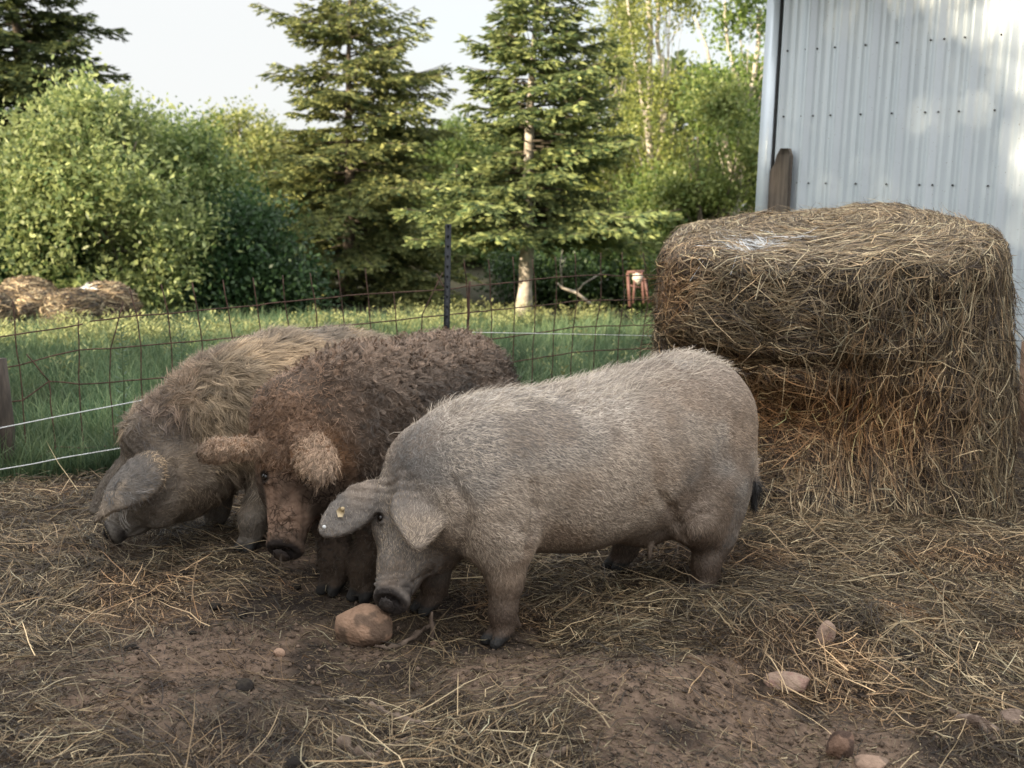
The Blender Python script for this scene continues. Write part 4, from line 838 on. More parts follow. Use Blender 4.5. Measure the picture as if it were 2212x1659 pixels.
def flow_std(down=.45, hd=1.0):
    def f(p, n, s):
        v = np.tile(np.array([-1.0, 0, -down]), (len(p), 1)); lg = sst(.34, .22, p[:, 2])[:, None]; v = v*(1-lg)+np.array([-.15, 0, -1.0])*lg
        w_ = .35*np.stack([0*p[:, 0], fbm(p[:, 0]*4, p[:, 1]*4, p[:, 2]*4, 7)-.5, fbm(p[:, 0]*4, p[:, 1]*4, p[:, 2]*4, 8)-.5], 1)*2
        hb = head_blend(p, s)[:, None]; return (v+w_)*(1-hb)+(-s.hv*hd)*hb
    return f

def head_disp(V, s, a=1.0):
    q = V-s.hp; v = (q@s.hv)/s.hS; u = (q@s.hu)/s.hS; w_ = (q@s.hw)/s.hS; hb = head_blend(V, s)
    top = sst(-.12, -.04, w_); n = fbm(V[:, 0]*18, V[:, 1]*18, V[:, 2]*18, 33)
    d = .0018*top*sst(.30, .36, v)*sst(.405, .385, v)*np.sin(v*330+5*n+u*u*500)          # folds across the top of the snout
    d = d + .006*(fbm(V[:, 0]*14, V[:, 1]*14, V[:, 2]*14, 34)-.5) + .0025*sst(.20, .06, v)*sst(-.03, .03, v)*top*np.sin(v*170+u*30+5*n)
    return a*(d*hb + (1-hb)*(.010*(fbm(V[:, 0]*5, V[:, 1]*5, V[:, 2]*5, 35)-.5)+.0045*(fbm(V[:, 0]*17, V[:, 1]*17, V[:, 2]*17, 36)-.5)))
# ---------- the near sow
def sow():
    s = Pig((.576, 4.186, 0), math.atan2(-.6, -.8), 'short-haired grey sow with a yellow ear tag, nearest of the three pigs', (-.48, -.55, -.03), (1.55, .52, 1.0), .0063, ys=.96)
    f = s.f
    for c, r in (((-.055, 0, .562), (.31, .245, .275)), ((.20, 0, .50), (.31, .285, .300)), ((.46, 0, .480), (.33, .290, .290)), ((.72, 0, .498), (.26, .235, .272)), ((.89, -.01, .485), (.20, .20, .225))): f.ell(c, r, .08)
    poll = s.W(852, 1030, 3.84)
    f.cone((.88, -.01, .53), s.W(922, 1010, 3.90), .185, .135, .10); f.cone((.92, 0, .44), s.W(910, 1110, 3.84), .17, .12, .09)
    for q in (-1, 1):
        f.ell((-.065, .13*q, .42), (.20, .125, .235), .06); f.ell((.85, .145*q, .40), (.135, .095, .20), .05)
    f.ell(s.W(958, 1120, 3.84), (.10, .10, .12), .06)
    s.head(poll, P(826, 1262, 3.475)-P(852, 1030, 3.686), (-.52, -.84, .14), S=.93, fat=1.0)
    # legs
    s.leg([(.85, .165, .34), (.855, .175, .20), (.865, .175, .10), (.862, .178, .052)], [.084, .049, .038, .034], k=.045)
    s.leg([(.85, -.165, .34), (.87, -.175, .20), (.89, -.175, .10), (.90, -.178, .052)], [.084, .050, .038, .034], k=.045)
    s.leg([(-.02, .165, .38), (.045, .18, .29), (-.075, .175, .185), (-.035, .175, .10), (-.03, .178, .052)], [.13, .095, .052, .042, .038], k=.045)
    s.leg([(.0, -.165, .38), (.06, -.18, .28), (-.03, -.175, .17), (.03, -.175, .09), (.045, -.178, .052)], [.13, .090, .050, .042, .038], k=.045)
    f.ell((-.06, .165, .30), (.135, .085, .15), .06); f.ell((-.04, -.165, .30), (.13, .08, .15), .06); f.ell((.16, .06, .255), (.13, .085, .085), .04); f.ell((.13, -.07, .25), (.12, .08, .08), .04)
    for x, y in ((.19, .12), (.12, .02)): f.cone((x, y, .20), (x+.004, y+.004, .150 if x < .25 else .175), .012, .008, .012)
    # fold creases
    f.cone((.70, .285, .20), (.705, .305, .40), .026, .014, .05, sub=True); f.cone((.14, .31, .30), (.06, .325, .40), .024, .012, .05, sub=True)
    # ears
    nr = s.D((-.30, -.92, .25))
    f.ear(s.W(822, 1050, 3.80), s.W(698, 1148, 3.70), .056, nr, .010, bend=.012, curl=.010, pointy=.12, wide=.10)
    f.ear(s.W(916, 1020, 3.72), s.W(900, 1166, 3.50), .088, s.D((-.02, -.93, .34)), .0095, bend=.035, curl=.022, pointy=.10, wide=.02, sharp=.35)
    f.cone(s.W(905, 1035, 3.76), s.W(925, 1060, 3.76), .05, .04, .04)
    # tail
    t = [(-.345, .02, .62), (-.372, .04, .52), (-.355, .085, .42), (-.335, .12, .34), (-.325, .13, .28)]
    f.chain(t, [.024, .016, .013, .012, .008], .02)
    s.groove([(978, 1040), (1000, 1085), (1008, 1130), (998, 1180), (965, 1232)], .012, .022); s.groove([(1150, 1050), (1157, 1100), (1152, 1140), (1140, 1188)], .014, .026)
    s.groove([(1428, 1070), (1450, 1100), (1466, 1135), (1474, 1160)], .013, .022); s.groove([(1480, 1130), (1510, 1112), (1530, 1108)], .006, .012)
    s.groove([(872, 1268), (900, 1256), (928, 1240), (942, 1222)], .006, .008); s.groove([(835, 1052), (852, 1062), (870, 1058)], .008, .012); s.groove([(1105, 1120), (1125, 1150), (1146, 1158)], .006, .014)
    for y_ in (1238, 1247, 1255): s.groove([(822, y_+2), (840, y_-3), (862, y_)], .0035, .005)
    s.eye_at(1, 823, 1119)
    def colf(V, N, s):
        n1 = fbm(V[:, 0]*3, V[:, 1]*3, V[:, 2]*3, 5); n2 = fbm(V[:, 0]*14, V[:, 1]*14, V[:, 2]*14, 6)
        c = np.tile(np.array([.21, .165, .132]), (len(V), 1))*(.75+.5*n2[:, None]); c = mixc(c, (.13, .118, .11), sst(.48, .60, n1)*.8)
        c = mixc(c, (.17, .115, .080), sst(.52, .66, fbm(V[:, 0]*5, V[:, 1]*5, V[:, 2]*4, 9))*.6)
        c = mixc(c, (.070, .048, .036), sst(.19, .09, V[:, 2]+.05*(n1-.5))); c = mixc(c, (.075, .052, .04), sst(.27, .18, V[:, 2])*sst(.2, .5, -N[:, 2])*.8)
        tl = sst(-.29, -.31, V[:, 0])*sst(.38, .34, V[:, 2]); c = mixc(c, (.02, .018, .018), tl)
        far = V@np.array([0, 1, 0]); er = sst(.05, -.02, (V-s.W(760, 1100, 3.75))@s.D((0, -1, 0)))*0
        return common_marks(c, V, N, s)
    s.finish(colf, M_SKIN, 1, lambda V: head_disp(V, s))
    def hc(p, n, s, rs):
        m = len(p); w1 = fbm(p[:, 0]*3, p[:, 1]*3, p[:, 2]*3, 5); w2 = fbm(p[:, 0]*5, p[:, 1]*5, p[:, 2]*4, 9)
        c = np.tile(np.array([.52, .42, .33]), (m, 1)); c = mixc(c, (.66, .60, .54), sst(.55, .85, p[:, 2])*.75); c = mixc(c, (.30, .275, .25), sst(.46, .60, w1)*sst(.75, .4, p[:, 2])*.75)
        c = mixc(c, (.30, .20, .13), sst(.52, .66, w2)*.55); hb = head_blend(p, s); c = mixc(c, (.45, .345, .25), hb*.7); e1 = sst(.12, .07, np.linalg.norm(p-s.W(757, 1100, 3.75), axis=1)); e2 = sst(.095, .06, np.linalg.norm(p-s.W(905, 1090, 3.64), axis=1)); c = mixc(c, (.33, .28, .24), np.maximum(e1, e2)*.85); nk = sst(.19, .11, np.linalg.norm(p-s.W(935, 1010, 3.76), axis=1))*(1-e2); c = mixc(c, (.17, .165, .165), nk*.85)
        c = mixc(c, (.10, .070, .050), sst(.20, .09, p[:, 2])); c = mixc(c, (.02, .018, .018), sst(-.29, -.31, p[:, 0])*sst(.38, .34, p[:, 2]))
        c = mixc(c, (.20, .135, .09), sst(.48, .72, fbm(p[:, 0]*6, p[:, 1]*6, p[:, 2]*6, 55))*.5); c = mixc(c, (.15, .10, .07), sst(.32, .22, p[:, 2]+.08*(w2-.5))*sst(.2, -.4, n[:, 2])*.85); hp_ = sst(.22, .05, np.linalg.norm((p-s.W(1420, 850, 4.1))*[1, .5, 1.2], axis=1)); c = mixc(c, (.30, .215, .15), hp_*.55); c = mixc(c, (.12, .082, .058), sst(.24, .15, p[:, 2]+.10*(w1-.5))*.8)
        return c*(.40+.95*rs.rand(m, 1)**1.2)
    def ln(p, n, s): hb = head_blend(p, s); return (.023*(1-.35*hb))*np.where(p[:, 2] < .2, .6, 1)
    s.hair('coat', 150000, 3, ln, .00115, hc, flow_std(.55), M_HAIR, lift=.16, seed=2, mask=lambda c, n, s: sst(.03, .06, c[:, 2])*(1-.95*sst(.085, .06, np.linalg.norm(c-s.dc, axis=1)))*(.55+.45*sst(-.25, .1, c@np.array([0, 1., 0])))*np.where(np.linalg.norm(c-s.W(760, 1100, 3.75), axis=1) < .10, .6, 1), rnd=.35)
    s.hair('mane', 2600, 5, lambda p, n, s: .055+0*p[:, 0], .0014, lambda p, n, s, rs: np.array([.46, .38, .30])*(.5+.8*rs.rand(len(p), 1)), flow_std(.1), M_HAIR, lift=.55, wave=.008, seed=3,
           mask=lambda c, n, s: sst(.72, .9, n[:, 2])*sst(.4, .6, c[:, 2])*(1-head_blend(c, s))+1.2*head_blend(c, s)*sst(.07, .02, np.linalg.norm(c-s.H(0, .03, 0), axis=1)), rnd=.4)
    s.hair('tail_tuft', 900, 6, lambda p, n, s: .060+0*p[:, 0], .0015, lambda p, n, s, rs: np.array([.018, .015, .014])*(.6+.9*rs.rand(len(p), 1)), lambda p, n, s: np.tile([0, 0, -1.0], (len(p), 1)), M_HAIR, lift=.25, seed=4, mask=lambda c, n, s: sst(-.29, -.31, c[:, 0])*sst(.38, .34, c[:, 2])*sst(.26, .28, c[:, 2]), rnd=.15)
    # yellow ear tag
    m_tag = noise_mat('tag_plastic', (.42, .31, .17), (.54, .42, .26), 60, .45, .1); tn = s.D((-.30, -.92, .25)); a = s.W(737, 1104, 3.715)
    ux = nrm(s.W(745, 1098, 3.715)-s.W(730, 1112, 3.715)); uy = np.cross(tn, ux); b = MB()
    o = [(-.022, -.010), (-.008, -.022), (.010, -.012), (.014, .004), (.006, .014), (-.012, .012)]
    o = [(x*.85, y*.85) for x, y in o]; fr = [a+ux*x+uy*y+tn*.0045 for x, y in o]; bk = [a+ux*x+uy*y+tn*.0020 for x, y in o]; n_ = len(o)
    b.add(np.array(fr+bk), [[k, (k+1) % n_, n_+(k+1) % n_, n_+k] for k in range(n_)]+[[0, 1, 2, 5], [5, 2, 3, 4], [6, 11, 8, 7], [11, 10, 9, 8]]); b.tube([a+ux*.010+tn*.004, a+ux*.010+tn*.012], [.0075, .0055], 8)
    tg = b.build('ear_tag', m_tag, s.root); tag(tg, 'yellow ear tag')
    b = MB(); a2 = s.W(703, 1138, 3.70); b.tube([a2+tn*.004, a2+tn*.010-ux*.004], [.007, .006], 7); t2 = b.build('ear_tag', noise_mat('tag_white', (.6, .6, .6), (.7, .7, .7)), s.root); tag(t2, 'white ear tag')
    return s

# ---------- the curly boar in the middle
def curly():
    fx, fy = -.38, -.925
    s = Pig((-.243, 4.76, 0), math.atan2(fy, fx), 'curly-haired reddish brown pig with a muddy face, in the middle', (-.45, -.62, -.03), (1.5, .60, 1.05), .0066, ys=.972)
    f = s.f
    for c, r in (((.0, 0, .55), (.30, .26, .27)), ((.22, 0, .53), (.32, .275, .30)), ((.45, 0, .52), (.30, .265, .30)), ((.66, -.01, .56), (.25, .235, .29)), ((.80, -.02, .58), (.19, .195, .25))): f.ell(c, r, .08)
    poll = s.W(613, 905, 3.97); f.cone((.78, -.02, .62), s.W(640, 900, 4.08), .185, .15, .10); f.cone((.80, -.03, .48), s.W(650, 1020, 4.02), .18, .13, .09)
    for q in (-1, 1): f.ell((-.05, .13*q, .42), (.19, .13, .25), .06); f.ell((.76, .14*q, .42), (.13, .095, .22), .05)
    s.head(poll, P(598, 1165, 3.73)-P(613, 905, 3.86), (-.32, -.94, .12), S=1.01, fat=1.14)
    fa = s.W(722, 1275, 4.08); fb_ = s.W(788, 1290, 4.02)
    for e, y in ((fa, -.13), (fb_, .13)):
        e = np.array([e[0], e[1], 0]); s.leg([(.74, y, .38), e*.5+np.array([.74, y, 0])*.5+[0, 0, .24], e+[-.01, 0, .12], e+[0, 0, .05]], [.10, .066, .052, .046], k=.05)
    for y in (-.16, .16): s.leg([(-.02, y, .38), (.05, y*1.05, .29), (-.08, y, .19), (-.035, y, .10), (-.03, y, .052)], [.14, .10, .055, .044, .04], k=.05)
    # ears: tubular furry, one stretched sideways, one drooping
    f.chain([s.W(575, 965, 3.94), s.W(520, 968, 3.88), s.W(470, 972, 3.84), s.W(442, 976, 3.83)], [.030, .032, .036, .030], .02)
    f.ear(s.W(645, 935, 3.90), s.W(698, 1012, 3.74), .060, s.D((.15, -.9, .35)), .012, bend=.03, curl=.022, pointy=-.02, wide=.1)
    f.chain([(-.30, 0, .66), (-.34, .02, .54), (-.33, .04, .42)], [.03, .018, .014], .02)
    s.groove([(585, 1050), (590, 1090), (596, 1130)], .007, .012); s.groove([(655, 1050), (662, 1090), (660, 1130)], .008, .014)
    for y_ in (1128, 1139, 1150): s.groove([(595, y_+2), (620, y_-3), (648, y_)], .0045, .007)
    s.eye_at(1, 574, 1030); s.eye_at(-1, 668, 1034)
    def colf(V, N, s):
        n2 = fbm(V[:, 0]*12, V[:, 1]*12, V[:, 2]*12, 16); n1 = fbm(V[:, 0]*4, V[:, 1]*4, V[:, 2]*4, 15)
        c = np.tile(np.array([.085, .060, .045]), (len(V), 1))*(.6+.8*n2[:, None]); hb = head_blend(V, s); hv = ((V-s.hp)@s.hv)/s.hS
        c = mixc(c, (.22, .115, .060), hb*sst(.24, .10, hv)*.8); c = mixc(c, (.30, .19, .135), hb*sst(.16, .24, hv)*sst(.44, .36, hv)*sst(.085, .05, np.abs((V-s.hp)@s.hu)/s.hS)*(.4+.6*n1)); 
        c = mixc(c, (.07, .048, .036), hb*sst(.50, .62, n2)*.6)
        c = mixc(c, (.055, .040, .030), sst(.25, .10, V[:, 2])*.7)
        return common_marks(c, V, N, s)
    def disp(V):
        hb = head_blend(V, s); hv = ((V-s.hp)@s.hv)/s.hS
        d = (1-hb)*(.022*(fbm(V[:, 0]*16, V[:, 1]*16, V[:, 2]*16, 21)-.5))*sst(.2, .4, V[:, 2]); return d + .004*(fbm(V[:, 0]*45, V[:, 1]*45, V[:, 2]*45, 22, 2)-.5)
    s.finish(colf, M_MUDSKIN, 2, disp, fat=1.12)
    hv = ((s.V-s.hp)@s.hv)/s.hS; al = head_blend(s.V, s)*sst(.12, .20, hv)*sst(.41, .37, hv)*sst(.42, .58, fbm(s.V[:, 0]*13, s.V[:, 1]*13, s.V[:, 2]*13, 99)+.12*sst(.08, .0, np.abs((s.V-s.hp)@s.hu)/s.hS))
    at = s.body.data.color_attributes['col']; cb = np.zeros(len(s.V)*4, np.float32); at.data.foreach_get('color', cb); cb = cb.reshape(-1, 4); cb[:, 3] = al; at.data.foreach_set('color', cb.ravel())
    ec = [s.W(500, 970, 3.86), s.W(690, 985, 3.82)]
    def earm(p): return np.maximum(sst(.12, .08, np.linalg.norm(p-ec[0], axis=1)), sst(.10, .07, np.linalg.norm(p-ec[1], axis=1)))
    def hc(p, n, s, rs):
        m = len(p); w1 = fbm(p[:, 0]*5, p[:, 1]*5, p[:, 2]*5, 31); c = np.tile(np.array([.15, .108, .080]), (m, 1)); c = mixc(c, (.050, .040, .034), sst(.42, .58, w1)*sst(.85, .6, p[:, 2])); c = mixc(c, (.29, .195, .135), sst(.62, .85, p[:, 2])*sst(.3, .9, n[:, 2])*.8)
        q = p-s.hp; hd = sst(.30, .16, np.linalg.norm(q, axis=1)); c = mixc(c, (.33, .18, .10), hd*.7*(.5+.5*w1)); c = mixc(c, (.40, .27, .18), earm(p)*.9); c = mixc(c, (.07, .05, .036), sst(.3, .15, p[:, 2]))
        return c*(.45+.95*rs.rand(m, 1)**1.3)
    def nohead(c, n, s):
        return sst(.24, .33, np.linalg.norm(c-s.H(0, .1, -.05), axis=1))
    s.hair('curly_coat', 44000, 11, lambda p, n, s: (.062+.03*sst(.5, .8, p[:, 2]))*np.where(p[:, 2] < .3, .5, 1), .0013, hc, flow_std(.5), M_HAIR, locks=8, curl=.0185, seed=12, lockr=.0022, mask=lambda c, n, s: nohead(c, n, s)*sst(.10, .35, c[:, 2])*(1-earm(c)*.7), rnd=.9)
    s.hair('undercoat', 42000, 4, lambda p, n, s: .024*np.where(p[:, 2] < .3, .7, 1), .0016, hc, flow_std(.6), M_HAIR, lift=.5, seed=13, wave=.005, mask=lambda c, n, s: (1-.93*head_blend(c, s)*sst(.10, .18, ((c-s.hp)@s.hv)/s.hS))*sst(.03, .08, c[:, 2])*(1-.97*sst(.10, .07, np.linalg.norm(c-s.dc, axis=1))), rnd=.7)
    s.hair('ear_hair', 9000, 7, lambda p, n, s: .013+.016*sst(.075, .045, np.linalg.norm(p-s.W(700, 1008, 3.79), axis=1)), .0017, hc, lambda p, n, s: np.tile(s.D((-.25, -.2, -.6)), (len(p), 1)), M_HAIR, locks=5, lift=.3, wave=.007, seed=14, lockr=.004, droop=.55, mask=lambda c, n, s: earm(c), rnd=.6)
    s.hair('forelock', 6000, 6, lambda p, n, s: .028+0*p[:, 0], .0016, hc, lambda p, n, s: s.hv*.6+rsn(p)*.5, M_HAIR, locks=4, lift=.45, wave=.010, seed=15, lockr=.004, mask=lambda c, n, s: sst(.16, .08, np.linalg.norm(c-s.H(0, .03, 0), axis=1)), rnd=.5)
    return s
def rsn(p): return np.stack([vn(p[:, 0]*9, p[:, 1]*9, p[:, 2]*9, 61+q)-.5 for q in range(3)], 1)*2

# ---------- the shaggy sow on the left
def shaggy():
    fx, fy = -.45, -.893
    s = Pig((-.69, 5.33, 0), math.atan2(fy, fx), 'shaggy blond-brown pig with dark drooping ears, head down at the left', (-.45, -.85, -.03), (1.50, .80, 1.05), .0066, ys=.983)
    f = s.f
    for c, r in (((.0, 0, .485), (.30, .26, .245)), ((.24, 0, .49), (.33, .285, .28)), ((.56, 0, .505), (.31, .28, .295)), ((.74, -.02, .475), (.24, .245, .255)), ((.86, -.06, .455), (.18, .195, .215))): f.ell(c, r, .08)
    poll = s.W(338, 968, 4.46); f.cone((.82, -.06, .54), s.W(345, 950, 4.60), .20, .15, .11); f.cone((.80, -.08, .42), s.W(400, 1060, 4.52), .19, .115, .09)
    for q in (-1, 1): f.ell((-.05, .13*q, .42), (.19, .13, .25), .06); f.ell((.78, .14*q, .38), (.13, .095, .20), .05)
    s.head(poll, P(240, 1108, 4.31)-P(338, 968, 4.385), (-.93, -.12, .33), S=.83, fat=.95)
    f.ell(s.W(440, 1040, 4.52), (.10, .085, .08), .06)
    fa = s.W(543, 1182, 4.50); e = np.array([fa[0], fa[1], 0]); s.leg([(.78, .15, .36), e*.45+np.array([.78, .15, 0])*.55+[0, 0, .22], e+[-.01, 0, .12], e+[0, 0, .05]], [.11, .068, .048, .042], k=.05)
    s.leg([(.78, -.15, .36), (.80, -.16, .20), (.81, -.16, .10), (.81, -.16, .052)], [.11, .066, .048, .042], k=.05)
    for y in (-.16, .16): s.leg([(-.02, y, .38), (.05, y*1.05, .29), (-.08, y, .19), (-.035, y, .10), (-.03, y, .052)], [.14, .10, .055, .044, .04], k=.05)
    f.ear(s.W(340, 985, 4.31), s.W(216, 1106, 4.12), .070, s.D((-.15, -.93, .40)), .010, bend=.02, curl=.026, pointy=.40, wide=.12, sharp=.45)
    f.ear(s.W(285, 985, 4.52), s.W(200, 1102, 4.44), .050, s.D((-.35, -.90, .25)), .011, bend=.01, curl=.02, pointy=.15, wide=.1)
    s.groove([(284, 1152), (305, 1145), (325, 1128), (332, 1112)], .006, .009); s.groove([(476, 1030), (486, 1060), (482, 1090)], .012, .020); s.groove([(372, 1000), (380, 1040), (372, 1075)], .010, .020)
    def colf(V, N, s):
        n2 = fbm(V[:, 0]*12, V[:, 1]*12, V[:, 2]*12, 26); c = np.tile(np.array([.13, .098, .072]), (len(V), 1))*(.65+.7*n2[:, None]); hb = head_blend(V, s)
        c = mixc(c, (.085, .068, .055), hb*.8); e = sst(.16, .09, np.linalg.norm(V-s.W(278, 1045, 4.21), axis=1)); c = mixc(c, (.105, .092, .082), e*.7); c = mixc(c, (.20, .155, .115), e*sst(.50, .62, n2)*.8)
        c = mixc(c, (.15, .135, .12), sst(.2, .12, V[:, 2])*sst(.6, .7, V[:, 0])*.6)
        return common_marks(c, V, N, s)
    s.finish(colf, M_SKIN, 2, lambda V: .006*(fbm(V[:, 0]*30, V[:, 1]*30, V[:, 2]*30, 22, 2)-.5)+head_disp(V, s), fat=.95)
    def hc(p, n, s, rs):
        m = len(p); w1 = fbm(p[:, 0]*5, p[:, 1]*5, p[:, 2]*5, 41); w2 = fbm(p[:, 0]*3, p[:, 1]*3, p[:, 2]*3, 43)
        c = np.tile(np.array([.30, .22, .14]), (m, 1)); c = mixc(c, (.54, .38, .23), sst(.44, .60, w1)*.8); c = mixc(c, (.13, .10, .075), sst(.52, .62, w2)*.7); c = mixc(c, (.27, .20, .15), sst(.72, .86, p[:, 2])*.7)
        hb = head_blend(p, s); c = mixc(c, (.17, .135, .105), hb*.8); ea = sst(.13, .08, np.linalg.norm(p-s.W(278, 1045, 4.21), axis=1)); c = mixc(c, (.23, .20, .18), ea*.8); c = mixc(c, (.10, .095, .098), ea*sst(.45, .6, w1)*.8); bl = sst(.17, .08, np.linalg.norm(p-s.W(335, 935, 4.45), axis=1)); c = mixc(c, (.055, .055, .062), bl*.85); c = mixc(c, (.14, .12, .10), sst(.36, .22, p[:, 2])*.7)
        fs = sst(.78, .95, p[:, 0])*sst(.0, -.10, p[:, 1])*sst(.45, .55, p[:, 2]); c = mixc(c, (.20, .125, .085), fs*.6)
        return c*(.45+.95*rs.rand(m, 1)**1.2)
    er = [s.W(278, 1045, 4.21), s.W(240, 1050, 4.48)]
    def body(c, n, s): return sst(.22, .34, np.linalg.norm(c-s.H(0, .15, -.08), axis=1))*sst(.16, .34, c[:, 2])*(1-.9*np.maximum(sst(.17, .13, np.linalg.norm(c-er[0], axis=1)), sst(.10, .07, np.linalg.norm(c-er[1], axis=1))))
    s.hair('shaggy_coat', 78000, 7, lambda p, n, s: .070+.015*sst(.3, .7, p[:, 2]), .0019, hc, flow_std(.65), M_HAIR, locks=9, lift=.28, wave=.0085, seed=22, lockr=.009, mask=body, rnd=.35)
    s.hair('undercoat', 46000, 3, lambda p, n, s: .022+0*p[:, 0], .0015, hc, flow_std(.6), M_HAIR, lift=.3, seed=23, mask=lambda c, n, s: sst(.04, .10, c[:, 2])*(1-.97*sst(.08, .055, np.linalg.norm(c-s.dc, axis=1))), rnd=.35)
    return s
PIGS = []
if 'pigs' not in SK:
    PIGS = [sow(), curly(), shaggy()]
# ------------------------------------------------------------------ stones, sticks, dung
def rock(px, py, size, rz, c1, c2, label, seed, sink=.3, tilt=(0, 0), name='stone', group='stones in the pen', flat=.8, mat=None):
    g = G(px, py); rs = np.random.RandomState(seed); n = 34
    ph, th = np.meshgrid(np.linspace(0, math.pi, n), np.linspace(0, 2*math.pi, 2*n, endpoint=False), indexing='ij')
    d = np.stack([np.sin(ph)*np.cos(th), np.sin(ph)*np.sin(th), np.cos(ph)], -1); r = np.full(d.shape[:2], 1.0)
    acc = np.ones(d.shape[:2])                              # softly cut by random planes -> worn broken faces
    for _ in range(11):
        nn = nrm(rs.normal(0, 1, 3)); k = .74+.2*rs.rand(); dt = np.maximum(d@nn, .02); acc = acc+(dt/k)**14
    r = acc**(-1/14.)
    r = r*(1+.07*(fbm(d[..., 0]*3, d[..., 1]*3, d[..., 2]*3, seed)-.5)+.04*(fbm(d[..., 0]*11, d[..., 1]*11, d[..., 2]*11, seed+1)-.5))
    V = d*r[..., None]*np.array(size)*.5; i0 = np.arange(n*2*n).reshape(n, 2*n); i1 = np.roll(i0, -1, 1)
    Fc = np.stack([i0[:-1], i0[1:], i1[1:], i1[:-1]], -1).reshape(-1, 4)
    k = sst(.54, .60, fbm(V[..., 0]*22, V[..., 1]*22, V[..., 2]*22, seed+7))[..., None]; cc = np.array(c1)*(1-k)+np.array(c2)*k
    cc = cc*(.85+.3*fbm(V[..., 0]*40, V[..., 1]*40, V[..., 2]*40, seed+8)[..., None])
    o = mesh_obj(name, V, Fc, mat or M_ROCK, None, cc.reshape(-1, 3), True); o.location = (g[0], g[1], float(H(g[0], g[1]))+size[2]*(.5-sink)); o.rotation_euler = (tilt[0], tilt[1], rz)
    tag(o, label, 'stone' if name == 'stone' else 'dung', group); return o
M_ROCK = attr_mat('stone_surface', rough=.92, var=.16, vscale=40, spec=.15, bump=.7, bscale=120)
RC, RD, PK = (.30, .19, .13), (.15, .10, .072), (.27, .19, .145)
rock(783, 1378, (.215, .145, .150), R(-14), RC, RD, 'large reddish-brown stone lying under the nearest pig\'s snout', 3, sink=.18)
rock(1783, 1385, (.062, .050, .11), R(20), PK, (.22, .14, .11), 'small upright pinkish stone poking out of the straw at right', 5, sink=.25, tilt=(0, R(12)))
rock(1700, 1478, (.15, .09, .055), R(-6), PK, (.24, .15, .12), 'flat pink stone at the lower edge of the straw', 8, sink=.3)
rock(1815, 1632, (.088, .07, .10), R(40), (.17, .105, .075), (.07, .045, .035), 'dark angular stone at the bottom edge of the picture', 11, sink=.25)
rock(1880, 1652, (.10, .08, .04), R(10), (.28, .19, .14), (.17, .12, .09), 'low flat stone right beside the dark angular one', 13, sink=.3)
rock(2185, 1560, (.10, .07, .06), R(30), (.20, .145, .115), (.1, .07, .055), 'greyish stone at the right edge near the lower corner', 14, sink=.35)
rock(2110, 1570, (.12, .05, .05), R(-35), (.20, .15, .12), (.1, .07, .055), 'long narrow grey stone left of the greyish corner stone', 15, sink=.4)
rock(603, 1412, (.040, .032, .03), 0, (.32, .21, .15), RD, 'thumb-sized pale stone on the bare soil left of the large stone', 16)
rock(938, 1392, (.030, .026, .026), 0, (.34, .18, .11), RD, 'tiny orange stone beside the upright twig', 17)
for k, (px, py, w_) in enumerate(((2195, 905, .16), (2208, 925, .14))):
    rock(px, py, (w_, .12, .10), k, (.22, .16, .13), (.12, .09, .07), ['rubble stone half under the shed wall', 'rubble stone in front of the shed base, cut by the right edge'][k], 30+k)
rs = np.random.RandomState(9)
for k, (px, py, w_, lab) in enumerate(((395, 1240, .05, 'black dung clod in the left straw'), (520, 1335, .045, 'black dung clod below and left of the middle pig'), (465, 1315, .06, 'wet dung clod between two others'), (415, 1375, .035, 'small round dung clod on the left'),
                                       (285, 1400, .05, 'dung clod on the bare left soil'), (530, 1490, .07, 'flat black dung clod at bottom centre left'), (760, 1510, .05, 'dung clod under long straws'), (640, 1645, .07, 'dung clod at the bottom edge'), (60, 1285, .06, 'dung clod near the left edge'),
                                       (1690, 1300, .05, 'dark clod in the straw right of the sow'), (1960, 1420, .07, 'dark clod in the right-hand straw'), (640, 1270, .05, 'dark clod under the middle pig\'s snout'))):
    rock(px, py, (w_, w_*.75, w_*.5), k, (.020, .016, .014), (.035, .028, .022), lab, 50+k, name='dung_clod', group='dung clods')
def stick(name, pix, rad, label, mat, lift=None, cat='stick', branches=()):
    g = [G(px, py) for px, py in pix]; lift = lift or [rad*.6]*len(g)
    pts = np.array([[q[0], q[1], float(H(q[0], q[1]))+l] for q, l in zip(g, lift)])
    K = 14; t = np.linspace(0, len(pts)-1, K); pp = np.stack([np.interp(t, range(len(pts)), pts[:, q]) for q in range(3)], 1); rs = np.random.RandomState(int(pix[0][0])); pp[1:-1] += rs.normal(0, rad*.22, (K-2, 3))
    rr = rad*(1.1-.5*np.linspace(0, 1, K))*(1+.22*rs.normal(0, 1, K)); o = pp.mean(0); b = MB(); b.tube(pp-o, np.abs(rr), 8)
    for (k, dv, r2) in branches: a = pp[k]-o; dv = np.array(dv); b.tube([a, a+dv*.5+[0, 0, .004], a+dv], [r2, r2*.8, r2*.5], 7)
    r_ = b.build(name, mat, None, True); r_.location = tuple(o); tag(r_, label, cat, 'sticks and roots on the ground'); return r_
M_STICK = noise_mat('muddy_wood', (.085, .058, .042), (.20, .145, .11), 22, .9, .6, 60)
stick('stick', [(935, 1352), (900, 1372), (850, 1392), (812, 1392)], .010, 'crooked brown stick right of the large stone', M_STICK)
g0 = G(932, 1375); o = MB(); z0 = float(H(g0[0], g0[1])); o.tube([(0, 0, -.01), (.004, 0, .03), (-.002, .0, .055), (.001, 0, .085)], [.008, .007, .0075, .004], 7); o = o.build('twig', M_STICK, None, True); o.location = (g0[0], g0[1], z0); tag(o, 'stubby twig sticking straight up beside the crooked stick', 'twig', 'sticks and roots on the ground')
